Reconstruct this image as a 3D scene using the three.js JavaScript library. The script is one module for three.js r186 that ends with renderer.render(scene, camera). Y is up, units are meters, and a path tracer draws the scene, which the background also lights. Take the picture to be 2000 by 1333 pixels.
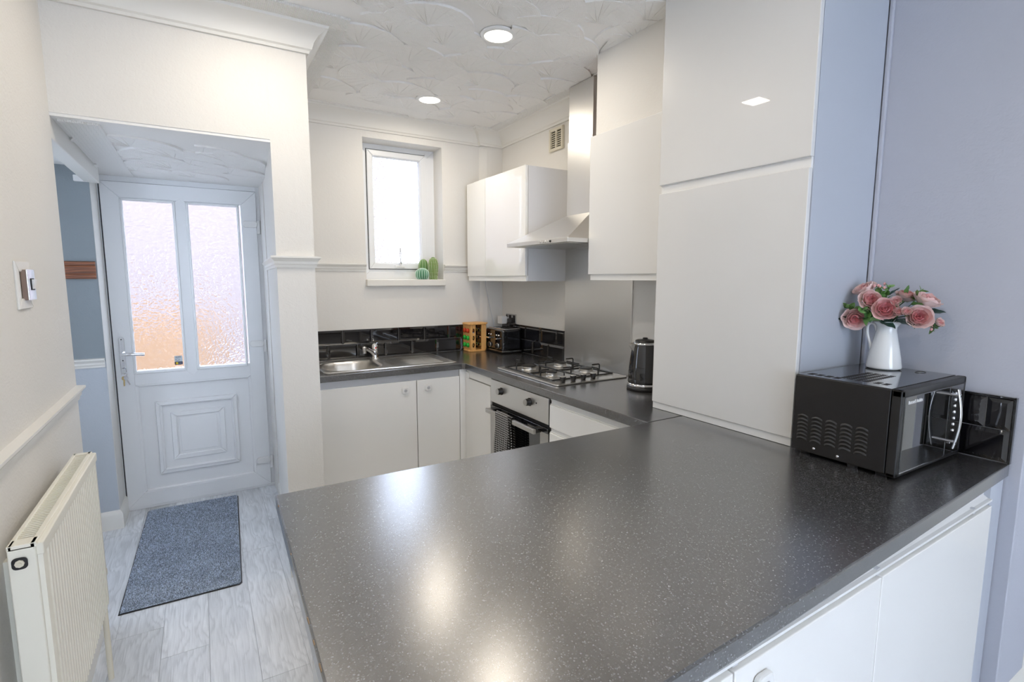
import * as THREE from 'three';
import { RoundedBoxGeometry } from 'three/addons/geometries/RoundedBoxGeometry.js';
import { mergeGeometries, toCreasedNormals } from 'three/addons/utils/BufferGeometryUtils.js';
import { TextGeometry } from 'three/addons/geometries/TextGeometry.js';
import { RectAreaLightUniformsLib } from 'three/addons/lights/RectAreaLightUniformsLib.js';
import { FontLoader } from 'three/addons/loaders/FontLoader.js';

// ---------------------------------------------------------------- camera, sky, exposure
const scene = new THREE.Scene();
const EYE = 1.475;
const camera = new THREE.PerspectiveCamera(2 * Math.atan(666.5 / 1011.6) * 180 / Math.PI, 2000 / 1333, 0.02, 80);
camera.position.set(0, EYE, 0);
camera.rotation.order = 'YXZ';
camera.rotation.set(-0.1205, -0.5397, 0.0014);
scene.add(camera);
scene.background = new THREE.Color().setRGB(3.9, 4.5, 5.6);      // an even overcast sky
const renderer = new THREE.WebGLRenderer({ antialias: true });
renderer.toneMapping = THREE.LinearToneMapping;
renderer.toneMappingExposure = 1.55;
renderer.shadowMap.enabled = true;
RectAreaLightUniformsLib.init();

const LAMP = 78, LAMP_COLOR = [1, 0.9, 0.76];                       // every ceiling downlight, a panel of 11.5 cm

// ---------------------------------------------------------------- helpers
let seed = 20240611;
function rnd() { seed = (seed + 0x6d2b79f5) | 0; let t = Math.imul(seed ^ (seed >>> 15), 1 | seed); t = (t + Math.imul(t ^ (t >>> 7), 61 | t)) ^ t; return ((t ^ (t >>> 14)) >>> 0) / 4294967296; }
const rr = (a, b) => a + (b - a) * rnd();
const V = (x, y, z) => new THREE.Vector3(x, y, z);
const counts = {};
function numbered(n) { const k = counts[n] = (counts[n] ?? -1) + 1; return k ? n + '_' + String(k).padStart(3, '0') : n; }
function origin(o) { return o.origin ?? (o.parent && o.parent !== scene ? origin(o.parent) : V(0, 0, 0)); }
function tag(o, label, category, group, kind) {
  if (label) o.userData.label = label;
  if (category) o.userData.category = category;
  if (group) o.userData.group = group;
  if (kind) o.userData.kind = kind;
  return o;
}
function thing(name, label, category, [x, y, z], group) {
  const o = new THREE.Group(); o.name = numbered(name); o.position.set(x, y, z); o.origin = V(x, y, z); scene.add(o);
  return tag(o, label, category, group);
}
function setting(name, [x, y, z] = [0, 0, 0]) {
  const o = new THREE.Group(); o.name = numbered(name); o.position.set(x, y, z); o.origin = V(x, y, z); scene.add(o); o.userData.kind = 'structure';
  return o;
}
// geometry written in the room's coordinates, moved into its thing
function part(name, geo, mat, parent, label) {
  const g = Array.isArray(geo) ? merge(geo) : geo, p = origin(parent);
  if (!g.shared) g.translate(-p.x, -p.y, -p.z);
  const m = new THREE.Mesh(g, mat); m.name = name; m.castShadow = m.receiveShadow = true; parent.add(m);
  if (label) m.userData.label = label;
  return m;
}
// one-mesh thing or piece of the setting at top level
function single(name, geo, mat, label, category, group, kind) {
  const g = Array.isArray(geo) ? merge(geo) : geo;
  g.computeBoundingBox(); const b = g.boundingBox, c = V((b.min.x + b.max.x) / 2, b.min.y, (b.min.z + b.max.z) / 2);
  g.translate(-c.x, -c.y, -c.z);
  const m = new THREE.Mesh(g, mat); m.name = numbered(name); m.position.copy(c); m.origin = c; m.castShadow = m.receiveShadow = true; scene.add(m);
  return tag(m, label, category, group, kind);
}
const struct = (name, geo, mat) => single(name, geo, mat, null, null, null, 'structure');
function merge(list) {
  const gs = list.map((g) => { const n = g.index ? g.toNonIndexed() : g; for (const k of Object.keys(n.attributes)) if (!['position', 'normal', 'uv'].includes(k)) n.deleteAttribute(k); n.morphAttributes = {}; n.clearGroups?.(); return n; });
  return gs.length === 1 ? gs[0] : mergeGeometries(gs);
}
// uv in metres from the dominant axis of each face
function metric(g) {
  if (g.index) g = g.toNonIndexed();
  const p = g.attributes.position, n = g.attributes.normal, uv = new Float32Array(p.count * 2);
  for (let i = 0; i < p.count; i += 3) {
    let ax = 0, ay = 0, az = 0;
    for (let k = i; k < i + 3; k++) { ax += Math.abs(n.getX(k)); ay += Math.abs(n.getY(k)); az += Math.abs(n.getZ(k)); }
    for (let k = i; k < i + 3; k++) {
      const x = p.getX(k), y = p.getY(k), z = p.getZ(k);
      uv[2 * k] = ax >= ay && ax >= az ? z : x; uv[2 * k + 1] = ay > ax && ay >= az ? z : y;
    }
  }
  g.setAttribute('uv', new THREE.BufferAttribute(uv, 2));
  return g;
}
function B(x0, x1, y0, y1, z0, z1, r = 0.0015) {
  const w = Math.abs(x1 - x0), h = Math.abs(y1 - y0), d = Math.abs(z1 - z0);
  r = Math.min(r, w * 0.45, h * 0.45, d * 0.45);
  const g = r > 0 ? new RoundedBoxGeometry(w, h, d, r > 0.006 ? 3 : 1, r) : new THREE.BoxGeometry(w, h, d);
  g.translate((x0 + x1) / 2, (y0 + y1) / 2, (z0 + z1) / 2);
  return metric(g);
}
function lathe(pts, seg = 32) { return new THREE.LatheGeometry(pts.map(([r, y]) => new THREE.Vector2(r, y)), seg); }
function cyl(r0, r1, h, seg = 24) { return new THREE.CylinderGeometry(r1, r0, h, seg).translate(0, h / 2, 0); }
function tube(pts, r, seg = 24, rad = 8, closed = false, tension = 0.5) {
  return new THREE.TubeGeometry(new THREE.CatmullRomCurve3(pts.map((p) => V(...p)), closed, 'catmullrom', tension), seg, r, rad, closed);
}
function bar(a, b, r, rad = 8) {
  const A = V(...a), C = V(...b), d = C.clone().sub(A), g = new THREE.CylinderGeometry(r, r, d.length(), rad).translate(0, d.length() / 2, 0);
  g.applyQuaternion(new THREE.Quaternion().setFromUnitVectors(V(0, 1, 0), d.normalize())); return g.translate(A.x, A.y, A.z);
}
function grid(nu, nv, fn) {
  const pos = [], uv = [], idx = [];
  for (let j = 0; j <= nv; j++) for (let i = 0; i <= nu; i++) { const u = i / nu, v = j / nv; pos.push(...fn(u, v)); uv.push(u, v); }
  for (let j = 0; j < nv; j++) for (let i = 0; i < nu; i++) { const a = j * (nu + 1) + i, b = a + 1, c = a + nu + 1, d = c + 1; idx.push(a, b, d, a, d, c); }
  const g = new THREE.BufferGeometry(); g.setAttribute('position', new THREE.Float32BufferAttribute(pos, 3)); g.setAttribute('uv', new THREE.Float32BufferAttribute(uv, 2)); g.setIndex(idx); g.computeVertexNormals(); return g;
}
// a profile [[out, up], ...] swept from P along t; m0 and m1 mitre the ends by that much per metre of "out"
function sweep(prof, P, t, L, n, m0 = 0, m1 = 0) {
  const p0 = V(...P), T = V(...t), N = V(...n), pos = [], N2 = prof.length;
  const at = (i, end) => { const [a, b] = prof[i % N2]; return p0.clone().addScaledVector(N, a).add(V(0, b, 0)).addScaledVector(T, end ? L + m1 * a : -m0 * a); };
  const flip = T.clone().cross(N).y < 0;
  const tri = (a, b, c) => { for (const q of flip ? [a, c, b] : [a, b, c]) pos.push(q.x, q.y, q.z); };
  for (let i = 0; i < N2; i++) { const a = at(i, 0), b = at(i + 1, 0), c = at(i + 1, 1), d = at(i, 1); tri(a, b, c); tri(a, c, d); }
  for (const f of THREE.ShapeUtils.triangulateShape(prof.map(([a, b]) => new THREE.Vector2(a, b)), [])) { tri(at(f[0], 0), at(f[2], 0), at(f[1], 0)); tri(at(f[0], 1), at(f[1], 1), at(f[2], 1)); }
  let g = new THREE.BufferGeometry(); g.setAttribute('position', new THREE.Float32BufferAttribute(pos, 3)); g.computeVertexNormals();
  g = toCreasedNormals(g, 0.55); return metric(g);
}
function extrude(pts, depth, bevel = 0.002, holes = [], seg = 1) {
  const s = new THREE.Shape(pts.map(([x, y]) => new THREE.Vector2(x, y)));
  for (const h of holes) s.holes.push(new THREE.Path(h.map(([x, y]) => new THREE.Vector2(x, y))));
  const g = new THREE.ExtrudeGeometry(s, { depth: depth - 2 * bevel, bevelEnabled: bevel > 0, bevelThickness: bevel, bevelSize: bevel, bevelOffset: -bevel, bevelSegments: seg, curveSegments: 10 });
  return g.translate(0, 0, bevel);
}
// a flat plate lying on y0..y1, outline in [x, z]
function plate(pts, y0, y1, bevel = 0.002, holes = [], seg = 1) {
  const f = (l) => l.map(([x, z]) => [x, -z]);
  return metric(extrude(f(pts), y1 - y0, bevel, holes.map(f), seg).rotateX(-Math.PI / 2).translate(0, y0, 0));
}
function roundRect(x0, x1, y0, y1, r, n = 5) {
  const p = [];
  for (const [cx, cy, a0] of [[x1 - r, y1 - r, 0], [x0 + r, y1 - r, 1], [x0 + r, y0 + r, 2], [x1 - r, y0 + r, 3]]) for (let i = 0; i <= n; i++) { const a = (a0 + i / n) * Math.PI / 2; p.push([cx + r * Math.cos(a), cy + r * Math.sin(a)]); }
  return p;
}
// four mitred bars of a frame in the plane z0..z1; returns [left, right, bottom, top]
function mitred(x0, x1, y0, y1, w, z0, z1, bev = 0.003) {
  const a = [[x0, y0], [x1, y0], [x1, y1], [x0, y1]], b = [[x0 + w, y0 + w], [x1 - w, y0 + w], [x1 - w, y1 - w], [x0 + w, y1 - w]];
  const q = (i, j) => metric(extrude([a[i], a[j], b[j], b[i]], z1 - z0, bev).translate(0, 0, z0));
  return [q(3, 0), q(1, 2), q(0, 1), q(2, 3)];
}

// ---------------------------------------------------------------- computed textures
function noise2(w, h, cx, cy, s) {                                   // periodic value noise of cx by cy cells
  const g = new Float32Array(cx * cy); let q = s; for (let i = 0; i < g.length; i++) { q = (Math.imul(q, 1664525) + 1013904223) | 0; g[i] = (q >>> 8) / 16777216; }
  const o = new Float32Array(w * h), f = (t) => t * t * (3 - 2 * t);
  for (let y = 0; y < h; y++) { const v = y / h * cy, j = Math.floor(v), b = f(v - j), j1 = (j + 1) % cy; for (let x = 0; x < w; x++) { const u = x / w * cx, i = Math.floor(u), a = f(u - i), i1 = (i + 1) % cx; o[y * w + x] = (g[j * cx + i] * (1 - a) + g[j * cx + i1] * a) * (1 - b) + (g[j1 * cx + i] * (1 - a) + g[j1 * cx + i1] * a) * b; } }
  return o;
}
function texture(w, h, fn, srgb, sx = 1, sy = 1) {                   // fn(index, x, y) -> [r, g, b] in 0..255; sx, sy metres per repeat
  const d = new Uint8Array(w * h * 4);
  for (let y = 0; y < h; y++) for (let x = 0; x < w; x++) { const i = y * w + x, c = fn(i, x, y); d[4 * i] = c[0]; d[4 * i + 1] = c[1]; d[4 * i + 2] = c[2]; d[4 * i + 3] = 255; }
  const t = new THREE.DataTexture(d, w, h); t.wrapS = t.wrapT = THREE.RepeatWrapping; t.magFilter = THREE.LinearFilter; t.minFilter = THREE.LinearMipmapLinearFilter; t.generateMipmaps = true;
  if (srgb) t.colorSpace = THREE.SRGBColorSpace;
  t.repeat.set(1 / sx, 1 / sy); t.needsUpdate = true; return t;
}
const clamp = (x, a = 0, b = 255) => Math.max(a, Math.min(b, x));
const grey = (v) => [clamp(v), clamp(v), clamp(v)];

const speckTex = (() => {                                            // laminate with pale flecks, 0.7 m a repeat
  const S = 1400, a = new Float32Array(S * S), lo = noise2(S, S, 220, 220, 5), hi = noise2(S, S, 700, 700, 9); let q = 77;
  const r = () => { q = (Math.imul(q, 1664525) + 1013904223) | 0; return (q >>> 8) / 16777216; };
  for (let k = 0; k < 60000; k++) {
    const x = r() * S, y = r() * S, rad = 1.2 + 3.4 * Math.pow(r(), 2.2), an = r() * 3.14, e = 0.45 + 0.5 * r(), b = 26 + 95 * Math.pow(r(), 1.6), c = Math.cos(an), s = Math.sin(an), m = Math.ceil(rad + 1);
    for (let j = -m; j <= m; j++) for (let i = -m; i <= m; i++) { const u = (i * c + j * s) / rad, v = (-i * s + j * c) / (rad * e), d = u * u + v * v; if (d < 1) { const at = ((Math.floor(y + j) + S) % S) * S + (Math.floor(x + i) + S) % S; a[at] = Math.max(a[at], b * (1 - d * 0.5)); } }
  }
  return texture(S, S, (i) => { const v = 27 + 14 * lo[i] + 14 * hi[i] + 0.72 * a[i]; return [clamp(v), clamp(v * 1.01), clamp(v * 1.05)]; }, true, 0.7, 0.7);
})();
const grainTex = [0, 1, 2].map((k) => {                              // grey vinyl oak, 0.165 m by 1.045 m
  const W = 256, H = 1024, warp = noise2(W, H, 4, 9, 11 + k), warp2 = noise2(W, H, 3, 5, 31 + k), fine = noise2(W, H, 128, 24, 51 + k), mid = noise2(W, H, 40, 14, 71 + k), broad = noise2(W, H, 3, 6, 91 + k), pore = noise2(W, H, 200, 60, 5 + k);
  return texture(W, H, (i, x, y) => {
    const u = x / W + 0.5 * (warp[i] - 0.5) + 0.16 * (warp2[i] - 0.5), ring = Math.pow(0.5 + 0.5 * Math.sin(u * 26 + 3 * mid[i]), 3);
    let v = 222 + 16 * (broad[i] - 0.5) + 12 * (fine[i] - 0.5) + 14 * (mid[i] - 0.5) - 15 * ring; if (pore[i] > 0.8) v -= 12 * (pore[i] - 0.8) / 0.2;
    return [clamp(v), clamp(v + 1), clamp(v + 3)];
  }, true, 0.165, 1.045);
});
const plasterTex = (() => { const S = 512, a = noise2(S, S, 130, 130, 3), b = noise2(S, S, 40, 40, 4), c = noise2(S, S, 6, 6, 8); return texture(S, S, (i) => grey(110 + 70 * (a[i] - 0.5) + 60 * (b[i] - 0.5) + 50 * (c[i] - 0.5)), false, 0.6, 0.6); })();
const rippleTex = (() => { const S = 256, a = noise2(S, S, 24, 8, 3), b = noise2(S, S, 9, 3, 7); return texture(S, S, (i, x, y) => grey(128 + 115 * Math.sin(y / S * 2 * Math.PI * 24 + 5 * (a[i] - 0.5) + 4 * (b[i] - 0.5))), false, 1, 1); })();
const bandTex = (() => { const S = 256, a = noise2(S, S, 20, 20, 3); return texture(S, S, (i, x, y) => { const u = x / S * 8 % 1, v = y / S * 8 + 0.35 * Math.cos(u * 6.283); return grey(128 + 110 * Math.sin(v * 6.283) + 30 * (a[i] - 0.5)); }, false, 0.12, 0.12); })();
const brushTex = (() => { const W = 64, H = 1024, a = noise2(W, H, 2, 1024, 3), b = noise2(W, H, 2, 300, 6); return texture(W, H, (i) => grey(128 + 90 * (a[i] - 0.5) + 60 * (b[i] - 0.5)), false, 0.3, 0.35); })();
const pebbleTex = (() => { const S = 512, a = noise2(S, S, 30, 30, 21), b = noise2(S, S, 52, 52, 22), c = noise2(S, S, 14, 14, 27); return texture(S, S, (i) => grey(255 * (0.5 * a[i] + 0.3 * b[i] + 0.2 * c[i])), false, 0.3, 0.3); })();
const matTex = (() => { const S = 512, a = noise2(S, S, 256, 256, 3), b = noise2(S, S, 120, 120, 4), c = noise2(S, S, 7, 7, 8); return texture(S, S, (i) => { const v = 170 + 90 * (a[i] - 0.5) + 60 * (b[i] - 0.5) + 50 * (c[i] - 0.5); return [clamp(v - 8), clamp(v + 4), clamp(v + 20)]; }, true, 0.5, 0.5); })();
const checkTex = texture(128, 128, (i, x, y) => { const f = (t) => (t % 32 < 25 ? 1 : 0), k = f(x) + f(y), n = ((x * 7 + y * 13) % 5) * 2; return k === 2 ? grey(26 + n) : k === 1 ? grey(178 + n) : grey(232 - n); }, true, 0.052, 0.052);
const pineTex = (() => { const W = 128, H = 512, a = noise2(W, H, 30, 5, 13), b = noise2(W, H, 4, 3, 14); return texture(W, H, (i, x) => { const s = Math.sin(x / W * 40 + 9 * b[i]), v = 1.02 + 0.045 * s + 0.08 * (a[i] - 0.5); return [clamp(226 * v), clamp(172 * v), clamp(104 * v)]; }, true, 0.08, 0.3); })();
const darkWoodTex = (() => { const W = 256, H = 128, a = noise2(W, H, 5, 40, 13), b = noise2(W, H, 3, 6, 14); return texture(W, H, (i, x, y) => { const v = 1 + 0.16 * Math.sin(y / H * 44 + 9 * b[i]) + 0.25 * (a[i] - 0.5); return [clamp(132 * v), clamp(82 * v), clamp(56 * v)]; }, true, 0.4, 0.1); })();

// ---------------------------------------------------------------- materials
const mat = (r, g, b, roughness = 0.5, extra = {}) => new THREE.MeshPhysicalMaterial({ color: new THREE.Color().setRGB(r, g, b), roughness, ...extra });
const M = {
  wall: mat(0.80, 0.78, 0.74, 0.85, { bumpMap: plasterTex, bumpScale: 0.0016 }),
  ceiling: mat(0.90, 0.89, 0.87, 0.8, { bumpMap: plasterTex, bumpScale: 0.0012 }),
  fan: mat(0.90, 0.89, 0.87, 0.75, { bumpMap: rippleTex, bumpScale: 0.001 }),
  band: mat(0.90, 0.89, 0.87, 0.75, { bumpMap: bandTex, bumpScale: 0.003 }),
  trim: mat(0.82, 0.80, 0.75, 0.4),
  upvc: mat(0.86, 0.87, 0.88, 0.3),
  upvcWhite: mat(0.86, 0.87, 0.88, 0.25),
  gasket: mat(0.05, 0.05, 0.055, 0.6),
  gloss: mat(0.92, 0.915, 0.89, 0.22, { clearcoat: 1, clearcoatRoughness: 0.03 }),
  satin: mat(0.76, 0.755, 0.74, 0.35, { clearcoat: 0.6, clearcoatRoughness: 0.02 }),
  carcass: mat(0.74, 0.73, 0.71, 0.5),
  alcoveUpper: mat(0.27, 0.305, 0.325, 0.85, { bumpMap: plasterTex, bumpScale: 0.0016 }),  // grey-blue alcove paint, with shade put into its darker, cooler tone
  alcoveLower: mat(0.50, 0.54, 0.59, 0.85, { bumpMap: plasterTex, bumpScale: 0.0016 }),  // lower alcove paint, likewise cooled and darkened in place of dim light
  shadedPanel: mat(0.50, 0.53, 0.59, 0.4),  // light panel made darker and bluer, shade put into the colour
  shadedWall: mat(0.50, 0.515, 0.58, 0.85, { bumpMap: plasterTex, bumpScale: 0.0012 }),  // near wall end: dim bluish daylight put into the wall colour
  panel: mat(0.77, 0.77, 0.78, 0.4),
  rail: mat(0.62, 0.63, 0.66, 0.35, { metalness: 0.35 }),
  dark: mat(0.012, 0.012, 0.014, 0.6),
  work: new THREE.MeshPhysicalMaterial({ map: speckTex, roughness: 0.26, ior: 2.33, clearcoat: 0.8, clearcoatRoughness: 0.25 }),
  tile: mat(0.006, 0.006, 0.008, 0.04, { clearcoat: 1, clearcoatRoughness: 0.02 }),
  grout: mat(0.30, 0.30, 0.30, 0.9),
  steel: mat(0.72, 0.71, 0.69, 0.34, { metalness: 1, bumpMap: brushTex, bumpScale: 0.00012 }),
  sink: mat(0.72, 0.71, 0.69, 0.3, { metalness: 1 }),
  chrome: mat(0.82, 0.82, 0.84, 0.06, { metalness: 1 }),
  brushed: mat(0.55, 0.54, 0.52, 0.35, { metalness: 1 }),
  blackGloss: mat(0.008, 0.009, 0.012, 0.07, { clearcoat: 1, clearcoatRoughness: 0.03 }),
  blackSatin: mat(0.016, 0.016, 0.017, 0.34),
  blackIron: mat(0.014, 0.014, 0.015, 0.45),
  darkGlass: mat(0.006, 0.007, 0.008, 0.03, { clearcoat: 1 }),
  cream: mat(0.76, 0.71, 0.58, 0.4),
  radiator: mat(0.87, 0.84, 0.73, 0.38),
  white: mat(0.84, 0.84, 0.83, 0.3),
  ceramic: mat(0.82, 0.84, 0.85, 0.12, { clearcoat: 1, clearcoatRoughness: 0.05 }),
  pine: new THREE.MeshPhysicalMaterial({ map: pineTex, roughness: 0.45 }),
  darkWood: new THREE.MeshPhysicalMaterial({ map: darkWoodTex, roughness: 0.45 }),
  glassClear: mat(0.97, 0.98, 0.98, 0, { transmission: 1, thickness: 0, ior: 1.5 }),
  obscure: mat(1, 1, 1, 0.16, { transmission: 1, thickness: 0.006, ior: 1.45, bumpMap: pebbleTex, bumpScale: 0.003 }),
  lampGlow: mat(1, 1, 1, 0.5, { emissive: new THREE.Color().setRGB(...LAMP_COLOR), emissiveIntensity: 7 }),
  chipboard: mat(0.30, 0.21, 0.13, 0.9),
  brass: mat(0.56, 0.42, 0.2, 0.3, { metalness: 1 }),
};
const planks = grainTex.map((t, k) => [0.93, 1, 1.06].map((s) => new THREE.MeshPhysicalMaterial({ map: t, color: new THREE.Color().setRGB(s * 0.98, s, s * 1.02), roughness: 0.3 }))).flat();

// ---------------------------------------------------------------- the room
const XR = 2.10, ZB = -3.70, CEIL = 2.60, ZN = -2.62, XL = -0.445, NIB = 0.475, ZD = -3.94, SOFFIT = 2.078;

// floor: grey oak planks, each a piece of its own
{
  const floor = setting('floor');
  part('screed', B(-1.5, 3.7, -0.12, -0.003, -4.2, 3.2, 0), planks[4], floor);
  const L = 1.045, known = { 0: -2.51, 1: -2.29, 2: -1.75, 3: -1.97 };
  for (let k = -2; k < 16; k++) {
    const x0 = -0.385 + 0.165 * k, first = known[k] ?? -1.6 - ((k + 9) * 0.377) % L;
    for (let j = -3; j <= 3; j++) {
      const z0 = Math.max(first + j * L, -3.955), z1 = Math.min(first + (j + 1) * L, 0.2);
      if (z1 - z0 < 0.03) continue;
      const g = B(x0 + 0.0006, x0 + 0.1644, -0.003, 0, z0 + 0.0006, z1 - 0.0006, 0.0006), uv = g.attributes.uv, du = -x0, dv = -(first + j * L);
      for (let i = 0; i < uv.count; i++) uv.setXY(i, uv.getX(i) + du, uv.getY(i) + dv);
      part('plank', g, planks[Math.floor(rnd() * 9)], floor);
    }
  }
}
// ceiling: slab with plaster fans in relief
function fanGeometry(R, A, nW, s) {
  const pos = [], uv = [], idx = [], rings = [0.02, 0.1, 0.25, 0.5, 0.75, 1];
  let q = s; const r = () => { q = (Math.imul(q, 1664525) + 1013904223) | 0; return (q >>> 8) / 16777216; };
  const row = (a, h) => { const at = pos.length / 3; for (const t of rings) { pos.push(R * t * Math.cos(a), -0.0065 * t - 0.0012 - h * (1 - 0.7 * t) * Math.min(1, t * 6), R * t * Math.sin(a)); uv.push(a / A * 2.4, t); } pos.push(R * 1.004 * Math.cos(a), 0.004, R * 1.004 * Math.sin(a)); uv.push(a / A * 2.4, 1.01); return at; };
  const strip = (a, b) => { for (let i = 0; i < rings.length; i++) idx.push(a + i, b + i, b + i + 1, a + i, b + i + 1, a + i + 1); };
  const cut = [0]; while (cut.length < nW) cut.push(cut[cut.length - 1] + 0.6 + 0.8 * r()); const total = cut[nW - 1] + 1; cut.push(total);
  let last = null;
  for (let w = 0; w < nW; w++) {
    const a = cut[w] / total * A, e = cut[w + 1] / total * A, h = 0.0028 + 0.0022 * r(), d = e - a;
    const rows = [row(a, -0.0025), row(a + d * 0.14, h), row(a + d * 0.55, h * 0.62), row(a + d * 0.95, h * 0.15)];
    if (last !== null) strip(last, rows[0]);
    for (let i = 0; i < 3; i++) strip(rows[i], rows[i + 1]);
    last = rows[3];
  }
  let g = new THREE.BufferGeometry(); g.setAttribute('position', new THREE.Float32BufferAttribute(pos, 3)); g.setAttribute('uv', new THREE.Float32BufferAttribute(uv, 2)); g.setIndex(idx);
  g = g.toNonIndexed(); g.computeVertexNormals(); g = toCreasedNormals(g, 0.12); g.shared = true; return g;
}
const fans = [fanGeometry(0.21, 3.3, 14, 3), fanGeometry(0.19, 2.9, 12, 7), fanGeometry(0.225, 3.6, 16, 11), fanGeometry(0.2, 3.1, 13, 19)];
function fanField(parent, x0, x1, z0, z1, y, dx, dz, lean) {
  let k = 0;
  for (let z = z0, j = 0; z <= z1 + 1e-6; z += dz, j++) for (let x = x0 + (j % 2) * dx / 2; x <= x1 + 1e-6; x += dx) {
    const px = x + rr(-0.05, 0.05), pz = z + rr(-0.05, 0.05), m = new THREE.Mesh(fans[k++ % 4], M.fan);
    m.name = 'plaster_fan'; m.position.set(px, y - rr(0, 0.0012), pz).sub(origin(parent)); m.rotation.y = lean + rr(-0.9, 0.9); m.castShadow = m.receiveShadow = true; parent.add(m);
  }
}
{
  const c = setting('ceiling', [0, CEIL, 0]);
  part('slab', B(-1.5, 3.7, CEIL, CEIL + 0.12, -4.2, 3.2, 0), M.ceiling, c);
  fanField(c, 0.68, 1.92, -3.42, -0.9, CEIL - 0.001, 0.30, 0.185, 0.25);
  part('ripple_band', B(NIB + 0.07, NIB + 0.17, CEIL - 0.0095, CEIL + 0.01, -3.62, -2.55, 0.002), M.band, c);
  part('ripple_band', B(XR - 0.16, XR - 0.07, CEIL - 0.0095, CEIL + 0.01, -3.6, -2.2, 0.002), M.band, c);
  part('ripple_band', B(-0.35, NIB + 0.16, CEIL - 0.0095, CEIL + 0.01, -2.53, -2.43, 0.002), M.band, c);
  const s = setting('ceiling', [0, SOFFIT, 0]);                       // low ceiling of the entrance
  part('slab', B(-1.3, 0.4, SOFFIT, SOFFIT + 0.02, ZD - 0.06, ZN - 0.003, 0.001), M.ceiling, s);
  fanField(s, -0.26, 0.17, -3.7, -2.86, SOFFIT - 0.0005, 0.28, 0.18, 0.5);
  part('ripple_band', B(-0.43, -0.3, SOFFIT - 0.0095, SOFFIT + 0.01, -3.86, -2.66, 0.002), M.band, s);
}
// walls
const tileSpots = [];
const wallBack = setting('wall_back', [1.2, 0, ZB]);
part('plaster', [B(NIB - 0.1, 1.015, -0.05, CEIL + 0.02, -4.0, ZB, 0), B(1.603, 2.35, -0.05, CEIL + 0.02, -4.0, ZB, 0), B(1.015, 1.603, -0.05, 1.44, -4.0, ZB, 0), B(1.015, 1.603, 2.44, CEIL + 0.02, -4.0, ZB, 0)], M.wall, wallBack);
const wallRight = setting('wall_right', [XR, 0, -2]);
part('plaster', B(XR, XR + 0.25, -0.05, CEIL + 0.02, -4.0, -1.2, 0), M.wall, wallRight);
part('plaster', B(XR, XR + 0.25, -0.05, CEIL + 0.02, -1.2, -0.5, 0.004), M.shadedWall, wallRight, 'end of the wall with dim bluish shade put into its colour');
struct('wall_living', B(XR + 0.25, 3.75, -0.05, CEIL + 0.02, -0.75, -0.5, 0), M.wall);
struct('wall_living_side', B(3.6, 3.75, -0.05, CEIL + 0.02, -0.75, 3.2, 0), M.wall);
struct('wall_left', B(-0.6, XL, -0.05, CEIL + 0.02, ZN, 3.2, 0), M.wall);
struct('wall_nib', metric(extrude([[0.308, 2.62], [NIB, 2.62], [NIB, 4.0], [0.402, 4.0]].map(([x, z]) => [x, z]), CEIL + 0.05, 0.004, [], 2).rotateX(-Math.PI / 2)), M.wall);
struct('wall_bulkhead', B(-1.3, 0.309, SOFFIT + 0.012, CEIL + 0.02, ZD - 0.06, ZN, 0.0), M.wall);
{
  const w = setting('wall_entrance', [-0.9, 0, ZB]);
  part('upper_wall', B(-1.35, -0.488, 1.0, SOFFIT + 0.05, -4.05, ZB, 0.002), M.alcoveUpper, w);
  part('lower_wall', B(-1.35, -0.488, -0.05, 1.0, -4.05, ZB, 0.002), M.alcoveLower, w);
  part('door_head', B(-0.53, 0.45, 2.086, SOFFIT + 0.2, -4.1, ZD - 0.005, 0), M.wall, w);
  part('door_reveal', B(-0.49, -0.4865, 0, SOFFIT, ZD - 0.02, ZB - 0.002, 0.0005), M.wall, w);
}
struct('wall_alcove', [B(-1.35, -1.2, -0.05, 0.9, -4.0, ZN + 0.1, 0), B(-1.35, -1.2, 1.95, SOFFIT + 0.05, -4.0, ZN + 0.1, 0), B(-1.35, -1.2, 0.9, 1.95, -4.0, -3.12, 0), B(-1.35, -1.2, 0.9, 1.95, -2.68, ZN + 0.1, 0), B(-1.19, -0.58, -0.05, SOFFIT + 0.05, ZN + 0.001, ZN + 0.12, 0)], M.wall);
{
  const w = setting('added_window_3', [-1.28, 0.9, -2.9]);                 // unseen side window, added to bring daylight into the entrance
  for (const g of mitred(2.68, 3.12, 0.9, 1.95, 0.04, 0, 0.06)) part('window_frame', g.rotateY(Math.PI / 2).translate(-1.31, 0, 0), M.upvcWhite, w);
  part('pane', new THREE.PlaneGeometry(0.36, 0.97).rotateY(Math.PI / 2).translate(-1.28, 1.425, -2.9), M.glassClear, w);
}
struct('wall_rear', [B(-0.6, -0.35, -0.05, CEIL + 0.02, 3.0, 3.2, 0), B(1.35, 3.75, -0.05, CEIL + 0.02, 3.0, 3.2, 0), B(-0.35, 1.35, -0.05, 0.3, 3.0, 3.2, 0), B(-0.35, 1.35, 2.35, CEIL + 0.02, 3.0, 3.2, 0)], M.wall);
struct('wall_corner_boxing', metric(extrude([[1.915, 3.72], [1.915, 3.70], [1.93, 3.682], [1.965, 3.664], [2.0, 3.66], [XR + 0.02, 3.66], [XR + 0.02, 3.72]], CEIL + 0.01, 0, []).rotateX(-Math.PI / 2)), M.wall);
struct('trim_beam', B(-0.508, XL, 1.995, SOFFIT + 0.02, ZB - 0.02, ZN - 0.002, 0.004), M.trim);
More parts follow.
